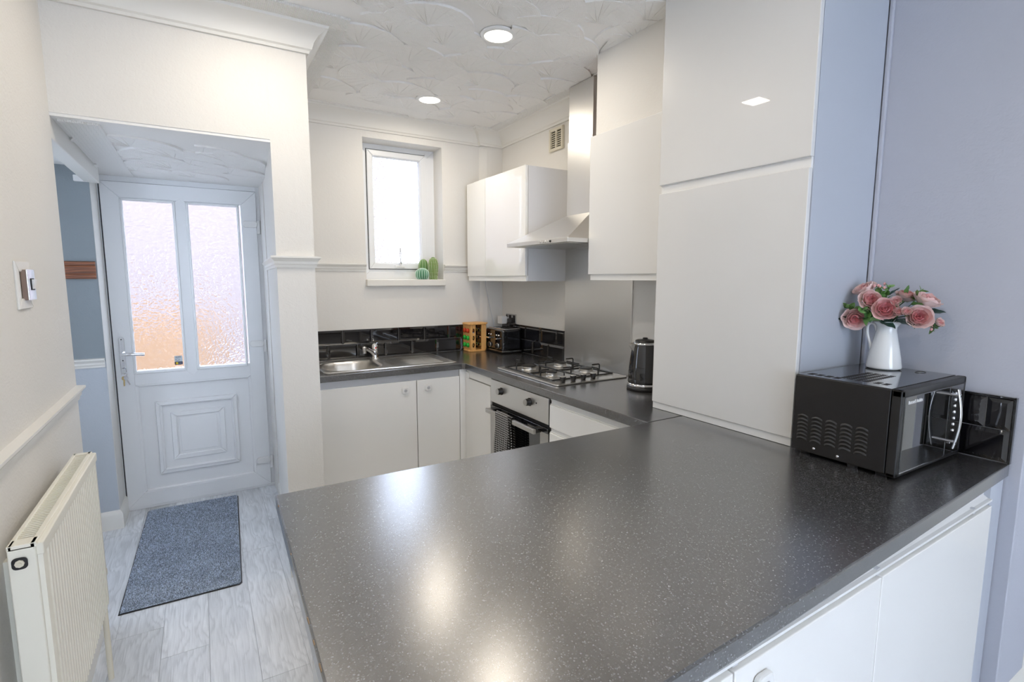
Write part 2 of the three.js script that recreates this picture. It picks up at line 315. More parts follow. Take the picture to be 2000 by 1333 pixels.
// cornices
const COVE = [[0, 0], [0, -0.115], [0.012, -0.115], [0.016, -0.104], [0.024, -0.098], [0.032, -0.07], [0.05, -0.042], [0.076, -0.024], [0.086, -0.02], [0.09, -0.01], [0.1, -0.008], [0.1, 0]];
struct('trim_cornice_back', sweep(COVE, [NIB, CEIL, ZB], [1, 0, 0], 1.915 - NIB, [0, 0, 1], -1, -1), M.trim);
struct('trim_cornice_right', sweep(COVE, [XR, CEIL, -3.66], [0, 0, 1], 3.66 - 2.2, [-1, 0, 0], -1, 0), M.trim);
struct('trim_cornice_nib', sweep(COVE, [NIB, CEIL, ZB], [0, 0, 1], ZN - ZB, [1, 0, 0], -1, 1), M.trim);
struct('trim_cornice_entrance', sweep(COVE, [XL, CEIL, ZN], [1, 0, 0], NIB - XL, [0, 0, 1], -1, 1), M.trim);
struct('trim_cornice_boxing', [sweep(COVE, [1.915, CEIL, -3.66], [1, 0, 0], XR - 1.915, [0, 0, 1], 1, -1), sweep(COVE, [1.915, CEIL, ZB], [0, 0, 1], 0.04, [-1, 0, 0], -1, 1)], M.trim);
// dado rails
const DADO = [[0, -0.026], [0.006, -0.026], [0.008, -0.014], [0.012, -0.01], [0.013, 0.002], [0.022, 0.014], [0.026, 0.018], [0.026, 0.026], [0, 0.028]];
const dadoY = 1.55;
struct('trim_dado_back', [sweep(DADO, [NIB, dadoY, ZB], [1, 0, 0], 1.012 - NIB, [0, 0, 1], -1, 0), sweep(DADO, [1.606, dadoY, ZB], [1, 0, 0], 0.31, [0, 0, 1])], M.trim);
struct('trim_dado_nib', [sweep(DADO, [0.308, dadoY, ZN], [1, 0, 0], NIB - 0.308, [0, 0, 1], 1, 1), sweep(DADO, [NIB, dadoY, ZB], [0, 0, 1], ZN - ZB, [1, 0, 0], -1, 1), sweep(DADO, [0.395, dadoY, ZD + 0.02], [-0.0654, 0, 0.9979], 1.30, [-0.9979, 0, -0.0654], 0, 1)], M.trim);
struct('trim_dado_left', sweep(DADO.map(([a, b]) => [a * 1.1, b * 1.05]), [XL, 1.022, ZN], [0, 0, 1], 5.6, [1, 0, 0]), M.trim);
struct('trim_dado_alcove', sweep(DADO, [-1.2, 0.994, ZB], [1, 0, 0], 0.708, [0, 0, 1]), M.trim);
const SKIRT = [[0, 0], [0.016, 0], [0.016, 0.085], [0.012, 0.098], [0.006, 0.106], [0, 0.112]];
struct('baseboard_alcove', [sweep(SKIRT, [-1.2, 0, ZB], [1, 0, 0], 0.712, [0, 0, 1], 0, 1), sweep(SKIRT, [-0.488, 0, ZD], [0, 0, 1], ZB - ZD, [1, 0, 0], 0, 1)], M.trim);
struct('baseboard_left', sweep(SKIRT, [XL, 0, ZN], [0, 0, 1], 5.6, [1, 0, 0]), M.trim);
struct('baseboard_nib', sweep(SKIRT.map(([a, b]) => [a * 0.7, b * 0.9]), [0.397, 0, ZD + 0.03], [-0.0654, 0, 0.9979], 1.29, [-0.9979, 0, -0.0654]), M.trim);
struct('baseboard_living', sweep(SKIRT.map(([a, b]) => [a, b * 1.3]), [XR, 0, -0.5], [1, 0, 0], 1.5, [0, 0, 1]), M.trim);
struct('trim_corner_strip', B(XR - 0.016, XR, 1.12, CEIL, -0.966, -0.952, 0.004), M.shadedWall);

// black bevelled wall tiles, two rows above the worktop
const tileCache = new Map();
function tileGeometry(w, h) {                                        // lies in x, y; faces +z
  const k = w.toFixed(3) + h.toFixed(3); if (tileCache.has(k)) return tileCache.get(k);
  const b = Math.min(0.013, w / 3), W = w / 2, Hh = h / 2, t = 0.007, e = 0.002;
  const o = [[-W, -Hh], [W, -Hh], [W, Hh], [-W, Hh]], n = [[-W + b, -Hh + b], [W - b, -Hh + b], [W - b, Hh - b], [-W + b, Hh - b]], pos = [];
  const quad = (a, z0, c, z1) => { for (let i = 0; i < 4; i++) { const j = (i + 1) % 4; pos.push(...a[i], z0, ...a[j], z0, ...c[j], z1, ...a[i], z0, ...c[j], z1, ...c[i], z1); } };
  quad(o, 0, o, e); quad(o, e, n, t); pos.push(...n[0], t, ...n[1], t, ...n[2], t, ...n[0], t, ...n[2], t, ...n[3], t);
  const g = new THREE.BufferGeometry(); g.setAttribute('position', new THREE.Float32BufferAttribute(pos, 3)); g.computeVertexNormals(); const m = metric(g); m.shared = true; tileCache.set(k, m); return m;
}
function tileRow(parent, from, to, joints, y0, y1, place, turn) {
  const e = [from, ...joints.filter((j) => j > from + 0.012 && j < to - 0.012), to];
  for (let i = 0; i + 1 < e.length; i++) {
    const m = new THREE.Mesh(tileGeometry(e[i + 1] - e[i] - 0.002, y1 - y0 - 0.002), M.tile);
    m.name = 'tile'; m.castShadow = m.receiveShadow = true; const p = place((e[i] + e[i + 1]) / 2, (y0 + y1) / 2); m.position.set(...p).sub(origin(parent)); m.rotation.set(rr(-0.006, 0.006), turn + rr(-0.006, 0.006), 0); parent.add(m);
  }
}
const steps = (a, s, n) => Array.from({ length: n }, (_, i) => a + i * s);
part('grout', B(NIB, 1.92, 0.905, 1.114, ZB, ZB + 0.003, 0), M.grout, wallBack);
tileRow(wallBack, NIB, 1.92, steps(0.631, 0.2015, 8), 1.012, 1.113, (x, y) => [x, y, ZB + 0.003], 0);
tileRow(wallBack, NIB, 1.92, steps(0.53, 0.2015, 8), 0.911, 1.012, (x, y) => [x, y, ZB + 0.003], 0);
part('grout', B(XR - 0.003, XR, 0.905, 1.114, -3.66, -2.805, 0), M.grout, wallRight);
tileRow(wallRight, -3.66, -2.805, steps(-3.69, 0.2, 6), 1.012, 1.113, (z, y) => [XR - 0.003, y, z], -Math.PI / 2);
tileRow(wallRight, -3.66, -2.805, steps(-3.59, 0.2, 6), 0.911, 1.012, (z, y) => [XR - 0.003, y, z], -Math.PI / 2);
part('grout', B(XR - 0.003, XR, 0.905, 1.112, -0.955, -0.532, 0), M.grout, wallRight);
tileRow(wallRight, -0.955, -0.535, [-0.796, -0.598], 1.012, 1.111, (z, y) => [XR - 0.003, y, z], -Math.PI / 2);
tileRow(wallRight, -0.955, -0.535, [-0.895, -0.695], 0.911, 1.012, (z, y) => [XR - 0.003, y, z], -Math.PI / 2);
part('tile_trim', B(XR - 0.014, XR, 0.911, 1.118, -0.533, -0.527, 0.001), M.blackGloss, wallRight);
part('tile_trim', B(XR - 0.014, XR, 1.112, 1.118, -0.955, -0.529, 0.001), M.blackGloss, wallRight);
part('tile_trim', B(XR - 0.016, XR, 1.113, 1.122, -3.66, -2.805, 0.001), M.blackGloss, wallRight);

// kitchen window: fixed frame, opening sash, obscure glass
{
  const w = setting('window_1', [1.31, 1.45, -3.9]);
  for (const g of mitred(1.012, 1.606, 1.455, 2.445, 0.068, -3.93, -3.862)) part('window_frame', g, M.upvc, w);
  for (const g of mitred(1.083, 1.533, 1.545, 2.4, 0.044, -3.925, -3.848, 0.006)) part('sash', g, M.upvc, w);
  part('window_frame', B(1.075, 1.54, 1.515, 1.553, -3.93, -3.864), M.upvc, w);
  part('window_frame', B(1.53, 1.548, 1.5, 2.42, -3.93, -3.858), M.upvc, w);
  for (const g of mitred(1.12, 1.496, 1.582, 2.363, 0.012, -3.9, -3.862, 0.003)) part('glazing_bead', g, M.upvcWhite, w);
  part('pane', B(1.13, 1.487, 1.59, 2.355, -3.893, -3.887, 0), M.obscure, w);
  for (const g of mitred(1.078, 1.538, 1.54, 2.405, 0.006, -3.866, -3.86, 0.001)) part('gasket', g, M.gasket, w);
  const h = part('handle', tube([[1.31, 1.572, -3.842], [1.31, 1.578, -3.825], [1.31, 1.6, -3.818], [1.308, 1.66, -3.816], [1.307, 1.70, -3.818]], 0.007, 20, 8), M.chrome, w);
  part('handle_base', B(1.27, 1.345, 1.553, 1.572, -3.85, -3.828, 0.004), M.white, h);
  part('sill', B(1.008, 1.608, 1.418, 1.466, -3.87, -3.662, 0.006), M.trim, w);
}
// the window of the living area behind the viewer
{
  const w = setting('window_2', [0.5, 0.3, 3.1]);
  for (const g of mitred(-0.35, 1.35, 0.3, 2.35, 0.07, 3.06, 3.13)) part('window_frame', g, M.upvcWhite, w);
  for (const x of [0.5]) part('mullion', B(x - 0.03, x + 0.03, 0.36, 2.29, 3.06, 3.13), M.upvcWhite, w);
  for (const [a, b] of [[-0.29, 0.48], [0.52, 1.29]]) part('pane', new THREE.PlaneGeometry(b - a, 1.94).translate((a + b) / 2, 1.325, 3.1), M.glassClear, w);
}
// entrance door
{
  const d = setting('door_1', [-0.06, 0, ZD]);
  const zf = ZD, zl = ZD + 0.012;
  part('door_frame', B(-0.50, -0.478, 0, 2.09, ZD - 0.06, zf, 0.002), M.upvc, d); part('door_frame', B(0.353, 0.41, 0, 2.09, ZD - 0.06, zf, 0.002), M.upvc, d);
  part('door_frame', B(-0.4785, 0.3535, 2.046, 2.092, ZD - 0.06, zf, 0.002), M.upvc, d);
  part('threshold', B(-0.49, 0.40, 0, 0.018, ZD - 0.06, ZD + 0.004, 0.003), M.upvc, d);
  part('gasket', B(-0.482, -0.474, 0.01, 2.05, ZD - 0.05, ZD + 0.002, 0), M.gasket, d);
  const fr = mitred(-0.475, 0.352, 0.018, 2.044, 0.092, ZD - 0.055, zl, 0.003);
  ['stile', 'stile', 'bottom_rail', 'top_rail'].forEach((n, i) => part(n, fr[i], M.upvc, d));
  part('mid_rail', B(-0.385, 0.262, 0.808, 0.895, ZD - 0.055, zl, 0.003), M.upvc, d);
  part('mullion', metric(extrude([[-0.107, 0.87], [-0.077, 0.845], [-0.047, 0.87], [-0.047, 1.945], [-0.077, 1.972], [-0.107, 1.945]], 0.068, 0.003).translate(0, 0, ZD - 0.055)), M.upvc, d);
  for (const [x0, x1] of [[-0.386, -0.105], [-0.05, 0.25]]) {
    for (const g of mitred(x0, x1, 0.876, 1.952, 0.015, ZD - 0.02, zl + 0.006, 0.005)) part('glazing_bead', g, M.upvcWhite, d);
    part('pane', B(x0 + 0.012, x1 - 0.012, 0.889, 1.94, ZD - 0.022, ZD - 0.016, 0), M.obscure, d);
  }
  const pn = part('door_panel', B(-0.386, 0.262, 0.105, 0.812, ZD - 0.04, ZD - 0.006, 0.002), M.upvc, d);
  for (const g of mitred(-0.388, 0.264, 0.103, 0.814, 0.02, ZD - 0.02, zl - 0.001, 0.006)) part('panel_bead', g, M.upvc, d);
  const mould = (x0, x1, y0, y1, wd, hgt) => { for (const g of mitred(x0, x1, y0, y1, wd, ZD - 0.008, ZD - 0.006 + hgt, 0.0055)) part('moulding', g, M.upvc, pn); };
  mould(-0.292, 0.168, 0.212, 0.692, 0.034, 0.014); mould(-0.272, 0.148, 0.232, 0.672, 0.012, 0.02);
  mould(-0.215, 0.091, 0.292, 0.612, 0.034, 0.009); part('moulding', B(-0.168, 0.044, 0.34, 0.565, ZD - 0.008, ZD - 0.002, 0.004), M.upvc, pn);
  for (const y of [1.83, 1.028, 0.2]) {
    const h = part('hinge', metric(extrude(roundRect(0.265, 0.356, y - 0.022, y + 0.022, 0.0205, 6), 0.018, 0.006, [], 3).translate(0, 0, zl - 0.003)), M.white, d);
    part('hinge_knuckle', cyl(0.011, 0.011, 0.085, 16).translate(0.362, y - 0.06, zl + 0.004), M.white, h);
  }
  const bp = part('handle_plate', metric(extrude(roundRect(-0.449, -0.419, 0.885, 1.115, 0.0149, 6), 0.01, 0.003, [], 2).translate(0, 0, zl)), M.chrome, d);
  part('lever', [cyl(0.011, 0.011, 0.05, 16).rotateX(Math.PI / 2).translate(-0.434, 1.012, zl + 0.006), tube([[-0.434, 1.012, zl + 0.05], [-0.40, 1.012, zl + 0.057], [-0.36, 1.010, zl + 0.055], [-0.32, 1.006, zl + 0.05]], 0.0105, 20, 10)], M.chrome, bp);
  part('lock_cylinder', cyl(0.0085, 0.0085, 0.016, 16).rotateX(Math.PI / 2).translate(-0.434, 0.908, zl + 0.006), M.brushed, bp);
  part('screw', [1.1, 0.97].map((y) => cyl(0.004, 0.003, 0.003, 12).rotateX(Math.PI / 2).translate(-0.434, y, zl + 0.009)), M.dark, bp);
}
// yard beyond the door and the window
single('yard_paving', B(-6, 8, -0.25, -0.12, -14, -4.15, 0), mat(0.42, 0.41, 0.40, 0.9), 'pale grey paving of the yard outside the frosted door', 'paving');
{
  const t = thing('timber_fence', 'orange timber fence outside, seen through the lower door glass', 'fence', [0, -0.12, -6.2]);
  const fm = [0.92, 1, 1.08].map((s) => mat(0.26 * s, 0.145 * s, 0.072 * s, 0.7));
  for (let k = 0; k < 10; k++) part('board', B(-2.2 + k * 0.235, -2.2 + k * 0.235 + 0.232, -0.12, 1.12 + rr(-0.006, 0.006), -6.22, -6.2, 0.003), fm[k % 3], t);
  for (const y of [0.2, 0.9]) part('rail', B(-2.2, 0.15, y, y + 0.07, -6.26, -6.22, 0.002), fm[0], t);
}
{
  const t = thing('neighbouring_house', 'pale pink rendered house beyond the yard, blurred by the frosted glass', 'house', [0, -0.12, -9]);
  part('wall', B(-5, 2.75, -0.12, 3.9, -12, -9, 0), mat(0.21, 0.17, 0.165, 0.9), t);
  part('roof', metric(extrude([[8.7, 3.85], [12.3, 3.85], [10.5, 5.0]], 8, 0).rotateY(Math.PI / 2).translate(-5.1, 0, 0)), mat(0.24, 0.2, 0.26, 0.8), t);
}

// ---------------------------------------------------------------- ceiling lights; the last three are unseen, added for more light
[[1.255, -2.223, 'round ceiling downlight nearest the extractor chimney, the larger of the two lit in view'], [1.31, -3.2, 'round ceiling downlight over the sink, nearest the window'], [0.27, -2.15, 'round ceiling downlight in front of the entrance bulkhead'], [0.72, -0.9, 'unseen round ceiling downlight added above the peninsula worktop'], [0.35, 0.7, 'unseen downlight added in the living area to brighten the kitchen, nearer the left wall'], [1.5, 0.9, 'unseen downlight added in the living area to brighten the kitchen, nearer the right wall']].forEach(([x, z, label]) => {
  const t = thing('ceiling_light', label, 'ceiling light', [x, CEIL, z]);
  part('trim_ring', lathe([[0.064, -0.009], [0.066, -0.012], [0.074, -0.011], [0.082, -0.006], [0.084, -0.0035], [0.084, 0.002], [0.064, 0.002]], 40).translate(x, CEIL - 0.002, z), M.white, t);
  part('diffuser', lathe([[0, -0.0105], [0.05, -0.0105], [0.065, -0.0095], [0.065, 0.0]], 40).translate(x, CEIL - 0.001, z), M.lampGlow, t);
  const l = new THREE.RectAreaLight(new THREE.Color().setRGB(...LAMP_COLOR), LAMP, 0.115, 0.115);
  l.position.set(0, -0.014, 0); l.rotation.x = -Math.PI / 2; t.add(l);
});

// ---------------------------------------------------------------- worktops
const WT = 0.91, WB = 0.87;
{
  const t = thing('worktop', 'dark speckled L-shaped worktop holding the sink and the gas hob', 'worktop', [1.3, WB, -3.1]);
  const out = [[NIB + 0.001, -3.694], [1.914, -3.694], [XR - 0.001, -3.662], [XR - 0.001, -1.436], [1.484, -1.436], [1.484, -3.085], [1.468, -3.101], [NIB + 0.001, -3.094]];
  part('slab', plate(out.map(([x, z]) => [x, z]), WB, WT, 0.004, [[[0.63, -3.63], [0.63, -3.18], [1.43, -3.18], [1.43, -3.63]]], 2), M.work, t);
}
{
  const t = thing('worktop', 'wide dark speckled peninsula worktop in the foreground with the microwave on it', 'worktop', [1.1, WB, -1]);
  part('slab', plate([[0.136, -1.434], [XR - 0.001, -1.434], [XR - 0.001, -0.53], [1.3, -0.492], [0.5, -0.458], [0.106, -0.44], [0.115, -0.7]], WB, WT, 0.004, [], 2), M.work, t);
  // bare chipboard where the edging has chipped off
  for (const [z, l] of [[-1.36, 0.012], [-1.1, 0.008], [-0.86, 0.02], [-0.8, 0.014], [-0.74, 0.02]]) { const x = 0.1365 - (z + 1.434) * -0.0286 - 0.0286 * (z + 1.434) * 2; part('chipped_edge', B(x - 0.0004, x + 0.004, WT - 0.005, WT - 0.0008, z - l / 2, z + l / 2, 0.001), M.chipboard, t, 'bare tan chipboard showing at the worn edge'); }
  part('joint', B(1.49, 1.69, WT - 0.001, WT + 0.0003, -1.4362, -1.4345, 0), M.dark, t);
}

// ---------------------------------------------------------------- base units
const lockRound = (p, x, y, z) => { const l = part('child_lock', metric(extrude(roundRect(x - 0.024, x + 0.024, y - 0.022, y + 0.022, 0.014, 5), 0.014, 0.005, [], 2).translate(0, 0, z)), M.white, p); part('button', cyl(0.011, 0.009, 0.006, 20).rotateX(Math.PI / 2).translate(x, y, z + 0.012), M.rail, l); };
{
  const ZF = -3.12;
  const t = thing('sink_cabinet', 'white base cabinet under the sink with two handleless doors and round child locks', 'cabinet', [0.97, 0, -3.4]);
  part('carcass', B(NIB + 0.002, 1.459, 0.14, WB - 0.17, -3.68, ZF - 0.022, 0), M.carcass, t);
  part('top_rail', B(NIB + 0.002, 1.459, 0.815, WB - 0.001, ZF - 0.03, ZF - 0.014, 0.001), M.rail, t);
  part('plinth', B(NIB + 0.002, 1.459, 0, 0.14, ZF - 0.06, ZF - 0.045, 0.001), M.gloss, t);
  const d = part('door', B(NIB + 0.004, 1.154, 0.15, 0.823, ZF - 0.02, ZF, 0.0025), M.gloss, t);
  lockRound(d, 1.077, 0.767, ZF);
  const e = part('door', B(1.158, 1.4575, 0.15, 0.823, ZF - 0.02, ZF, 0.0025), M.gloss, t);
  lockRound(e, 1.232, 0.77, ZF);
}
const doorX = (y0, y1, z0, z1, x) => B(x, x + 0.02, y0, y1, z0, z1, 0.0025);
{
  const t = thing('corner_cabinet', 'narrow white corner base cabinet between the sink cabinet and the oven', 'cabinet', [1.8, 0, -2.97]);
  part('carcass', B(1.523, XR - 0.01, 0.14, WB - 0.001, -3.1, -2.762, 0), M.carcass, t);
  part('top_rail', B(1.507, 1.523, 0.815, WB - 0.001, -3.105, -2.762, 0.001), M.gloss, t);
  part('door', [doorX(0.15, 0.81, -3.118, -2.764, 1.5), B(1.5, 1.52, 0.81, 0.852, -3.118, -3.075, 0.0025)], M.gloss, t);
  part('corner_post', B(1.4605, 1.512, 0.15, WB - 0.001, -3.14, -3.119, 0.001), M.gloss, t);
  part('plinth', B(1.545, 1.56, 0, 0.14, -3.165, -2.135, 0.001), M.gloss, t);
}
{
  const t = thing('drawer_cabinet', 'white base cabinet with handleless drawers right of the oven', 'cabinet', [1.8, 0, -1.82]);
  part('carcass', B(1.523, XR - 0.01, 0.14, WB - 0.001, -2.128, -1.44, 0), M.carcass, t);
  part('top_rail', B(1.508, 1.523, 0.66, WB - 0.001, -2.128, -1.50, 0.001), M.white, t);
  for (const [a, b] of [[0.712, 0.832], [0.43, 0.685], [0.15, 0.405]]) {
    part('drawer', [doorX(a, b, -2.128, -1.532, 1.5), B(1.505, 1.52, b, b + 0.006, -2.128, -1.532, 0.001)], M.gloss, t);
    part('side_clip', B(1.506, 1.52, b - 0.002, b + 0.022, -2.135, -2.122, 0.001), M.dark, t);
  }
  part('end_post', B(1.5, 1.523, 0.15, WB - 0.001, -1.528, -1.44, 0.001), M.white, t);
}
{
  const ZF = -0.509;
  const t = thing('peninsula_cabinet', 'white gloss base cabinet with handleless doors under the near edge of the peninsula', 'cabinet', [1.1, 0, -0.95]); t.rotation.y = 0.022;
  part('carcass', B(0.235, 2.07, 0.14, WB - 0.001, -1.34, ZF - 0.045, 0), M.carcass, t);
  part('end_panel', B(0.205, 0.235, 0, WB - 0.001, -1.38, ZF - 0.002, 0.002), M.panel, t);
  part('top_rail', B(0.235, 1.985, 0.77, WB - 0.001, ZF - 0.038, ZF - 0.023, 0.001), M.white, t);
  part('grip_channel', sweep([[0, 0], [0.016, 0.0], [0.022, 0.006], [0.022, 0.012], [0.012, 0.012], [0, 0.02]], [0.24, 0.81, ZF - 0.024], [1, 0, 0], 1.74, [0, 0, 1]), M.white, t);
  const doors = [[0.24, 0.734], [0.738, 1.276], [1.280, 1.976]].map(([a, b]) => part('door', [B(a, b, 0.15, 0.803, ZF - 0.02, ZF, 0.0025)], M.gloss, t));
  lockRound(doors[1], 0.815, 0.752, ZF);
  for (const x of [0.745, 1.27, 1.85]) part('clip', B(x - 0.008, x + 0.008, 0.808, 0.824, ZF - 0.02, ZF - 0.005, 0.001), M.rail, t);
  part('filler_panel', B(1.981, XR - 0.014, 0, WB - 0.001, ZF - 0.03, ZF - 0.008, 0.001), M.shadedPanel, t);
  part('plinth', B(0.235, 1.99, 0, 0.14, ZF - 0.075, ZF - 0.06, 0.001), M.white, t);
}

// ---------------------------------------------------------------- wall units
const WX = 1.775;
{
  const t = thing('wall_cabinet', 'white gloss corner wall cabinet left of the extractor hood, with two doors', 'wall cabinet', [1.94, 1.455, -3.2]);
  part('carcass', [B(WX + 0.022, XR - 0.001, 1.457, 2.174, -2.822, -2.802, 0.001), B(WX + 0.022, 1.9, 1.462, 2.174, -3.63, -3.612, 0.001), B(WX + 0.03, XR - 0.001, 1.47, 1.486, -3.62, -2.81, 0), B(WX + 0.022, XR - 0.001, 2.156, 2.174, -3.62, -2.81, 0.001)], M.panel, t);
  part('grip_rail', [B(WX + 0.008, WX + 0.03, 1.456, 1.492, -3.628, -2.804, 0.001)], M.gloss, t);
  part('door', doorX(1.49, 2.176, -3.632, -3.342, WX), M.gloss, t);
  part('door', doorX(1.49, 2.176, -3.338, -2.803, WX), M.gloss, t);
}
single('trim_offcut', B(1.80, 1.835, 2.1745, 2.187, -3.56, -3.32, 0.001), M.white, 'short white offcut of trim lying on top of the corner wall cabinet', 'trim offcut');
{
  const t = thing('wall_cabinet', 'white wall cabinet with one tall door right of the extractor hood', 'wall cabinet', [1.94, 1.465, -1.89]);
  part('carcass', B(WX + 0.022, XR - 0.001, 1.468, 2.2, -2.176, -1.60, 0.001), M.panel, t);
  part('grip_rail', B(WX + 0.012, WX + 0.024, 1.466, 1.5, -2.172, -1.60, 0.001), M.gloss, t);
  part('door', doorX(1.496, 2.2, -2.178, -1.60, WX), M.satin, t);
}
{
  const t = thing('boxing_panel', 'cream white boxed panel filling the gap between the right wall cabinet and the ceiling', 'panel', [1.94, 2.2, -1.87]);
  part('front_panel', B(WX + 0.012, WX + 0.03, 2.202, CEIL - 0.004, -2.148, -1.60, 0.001), M.wall, t);
  part('side_panel', B(WX + 0.03, XR - 0.001, 2.202, CEIL - 0.004, -2.146, -2.13, 0), M.darkWood, t, 'bare brown board edge of the boxing');
}
{
  const t = thing('tall_cabinet', 'tall white gloss cabinet standing on the worktop, with upper and lower door', 'cabinet', [1.9, WT, -1.28]);
  const X = 1.675;
  part('carcass', B(X + 0.022, XR - 0.001, WT + 0.001, CEIL - 0.002, -1.598, -0.985, 0), M.carcass, t);
  part('side_panel', B(X + 0.022, XR - 0.018, WT + 0.001, CEIL - 0.002, -0.986, -0.966, 0.001), M.shadedPanel, t);
  part('plinth', B(X + 0.006, X + 0.022, WT + 0.001, 0.942, -1.598, -0.972, 0.001), M.white, t);
  part('door', doorX(0.94, 1.826, -1.598, -0.968, X), M.satin, t, 'lower door');
  part('door', doorX(1.86, CEIL - 0.003, -1.598, -0.966, X), M.satin, t, 'upper door');
  part('grip_rail', B(X + 0.012, X + 0.026, 1.824, 1.866, -1.596, -0.97, 0.001), M.white, t);
}

// ---------------------------------------------------------------- hood and splashback
{
  const t = thing('extractor_hood', 'stainless steel chimney extractor hood over the gas hob', 'extractor hood', [1.9, 1.66, -2.49]);
  const z0 = -2.80, z1 = -2.182, x0 = 1.64, cz0 = -2.58, cz1 = -2.35, cx = 1.93, b = 1.664, r = 1.686, k = 1.85, pos = [];
  const q = (a, c, d, e) => { for (const p of [a, c, d, a, d, e]) pos.push(...p); };
  const XE = XR - 0.012, lo = [[x0, r, z0], [x0, r, z1], [XE, r, z1], [XE, r, z0]], hi = [[cx, k, cz0], [cx, k, cz1], [XE, k, cz1], [XE, k, cz0]], bt = lo.map(([x, , z]) => [x, b, z]);
  for (const i of [0, 1, 3]) { const j = (i + 1) % 4; q(lo[i], lo[j], hi[j], hi[i]); }
  q(hi[0], hi[1], hi[2], hi[3]); q(lo[2], lo[3], hi[3], hi[2]);
  const cg = new THREE.BufferGeometry(); cg.setAttribute('position', new THREE.Float32BufferAttribute(pos, 3)); cg.computeVertexNormals();
  part('canopy', metric(cg), M.steel, t);
  part('rim', B(x0 - 0.001, XE, b, r + 0.001, z0 - 0.001, z1 + 0.001, 0.0015), M.steel, t);
  part('underside_filter', B(x0 + 0.03, XE - 0.05, b - 0.003, b + 0.002, z0 + 0.04, z1 - 0.04, 0.001), M.brushed, t);
  part('chimney', B(cx, XE, k - 0.01, 2.275, cz0, cz1, 0.002), M.steel, t, 'lower chimney sleeve');
  part('chimney', B(cx + 0.004, XE, 2.27, CEIL - 0.012, cz0 + 0.004, cz1 - 0.004, 0.002), M.steel, t, 'upper chimney sleeve');
  for (let i = 0; i < 5; i++) part('button', cyl(0.0065, 0.006, 0.005, 14).rotateZ(Math.PI / 2).translate(x0 - 0.0005, 1.675, -2.43 + i * 0.024), i < 4 ? M.chrome : M.dark, t);
}
single('splashback', B(XR - 0.008, XR - 0.0005, WT + 0.001, 1.72, -2.802, -2.171, 0.0015), M.steel, 'brushed stainless steel splashback sheet behind the gas hob', 'splashback');

// ---------------------------------------------------------------- sink and tap
{
  const x0 = 0.60, x1 = 1.465, z0 = -3.66, z1 = -3.15;
  const t = thing('sink', 'stainless steel sink with an oblong bowl and a ribbed drainer at right', 'sink', [1.03, WT, -3.4]);
  const box = (x, z, cx, cz, hx, hz, r) => { const qx = Math.abs(x - cx) - hx + r, qz = Math.abs(z - cz) - hz + r; return Math.hypot(Math.max(qx, 0), Math.max(qz, 0)) + Math.min(Math.max(qx, qz), 0) - r; };
  const sm = (a, b, v) => { const k = clamp((v - a) / (b - a), 0, 1); return k * k * (3 - 2 * k); };
  const hgt = (x, z) => {
    const outer = box(x, z, (x0 + x1) / 2, (z0 + z1) / 2, (x1 - x0) / 2, (z1 - z0) / 2, 0.04);
    let y = 0.0015 + 0.004 * sm(0, -0.012, outer) - 0.003 * sm(-0.02, -0.03, outer);
    const bowl = box(x, z, 0.808, -3.395, 0.172, 0.185, 0.13); y -= 0.004 * sm(0.018, 0.004, bowl) + 0.15 * sm(0.0, -0.055, bowl);
    const dr = box(x, z, 1.235, -3.395, 0.195, 0.185, 0.06); y -= 0.005 * sm(0.0, -0.02, dr); y -= 0.003 * sm(-0.02, -0.05, dr) * clamp((1.43 - x) / 0.4, 0, 1);
    if (dr < -0.025 && x > 1.12) y += 0.0028 * Math.pow(Math.max(0, Math.cos((z + 3.395) * 2 * Math.PI / 0.036)), 2) * sm(1.12, 1.2, x);
    return y;
  };
  const g = grid(190, 120, (u, v) => { const x = x0 + (x1 - x0) * u, z = z1 + (z0 - z1) * v, o = box(x, z, (x0 + x1) / 2, (z0 + z1) / 2, (x1 - x0) / 2, (z1 - z0) / 2, 0.04); let X = x, Z = z; if (o > 0) { X -= Math.sign(x - 1.0325) * o * 0.72; Z -= Math.sign(z + 3.405) * o * 0.72; } return [X, WT + hgt(X, Z), Z]; });
  part('bowl_and_drainer', g, M.sink, t);
  part('waste', [lathe([[0, 0.004], [0.03, 0.003], [0.042, 0.005], [0.045, 0]], 28).translate(0.808, WT - 0.153, -3.395)], M.chrome, t);
}
{
  const t = thing('tap', 'chrome mixer tap with a swivelling spout behind the sink bowl', 'tap', [1.03, WT + 0.002, -3.605]);
  const x = 1.03, z = -3.605, y = WT + 0.002;
  part('body', lathe([[0, 0], [0.028, 0], [0.028, 0.006], [0.023, 0.012], [0.022, 0.05], [0.0225, 0.062], [0.0, 0.062]], 32).translate(x, y, z), M.chrome, t);
  part('handle', [lathe([[0.0, 0.062], [0.0235, 0.064], [0.025, 0.075], [0.0235, 0.092], [0.015, 0.104], [0, 0.108]], 32).translate(x, y, z), tube([[x + 0.004, y + 0.096, z + 0.008], [x + 0.006, y + 0.108, z + 0.022], [x + 0.008, y + 0.112, z + 0.04]], 0.007, 10, 10)], M.chrome, t);
  part('spout', [tube([[x - 0.006, y + 0.028, z + 0.01], [x - 0.04, y + 0.056, z + 0.055], [x - 0.085, y + 0.085, z + 0.115], [x - 0.108, y + 0.093, z + 0.142]], 0.0125, 24, 14), cyl(0.0125, 0.0135, 0.036, 20).translate(x - 0.112, y + 0.062, z + 0.148), new THREE.SphereGeometry(0.0138, 16, 12).translate(x - 0.111, y + 0.094, z + 0.146)], M.chrome, t);
  part('temperature_dot', cyl(0.006, 0.006, 0.003, 14).rotateX(Math.PI / 2).translate(x, y + 0.078, z + 0.0245), mat(0.6, 0.05, 0.05, 0.3), t);
}

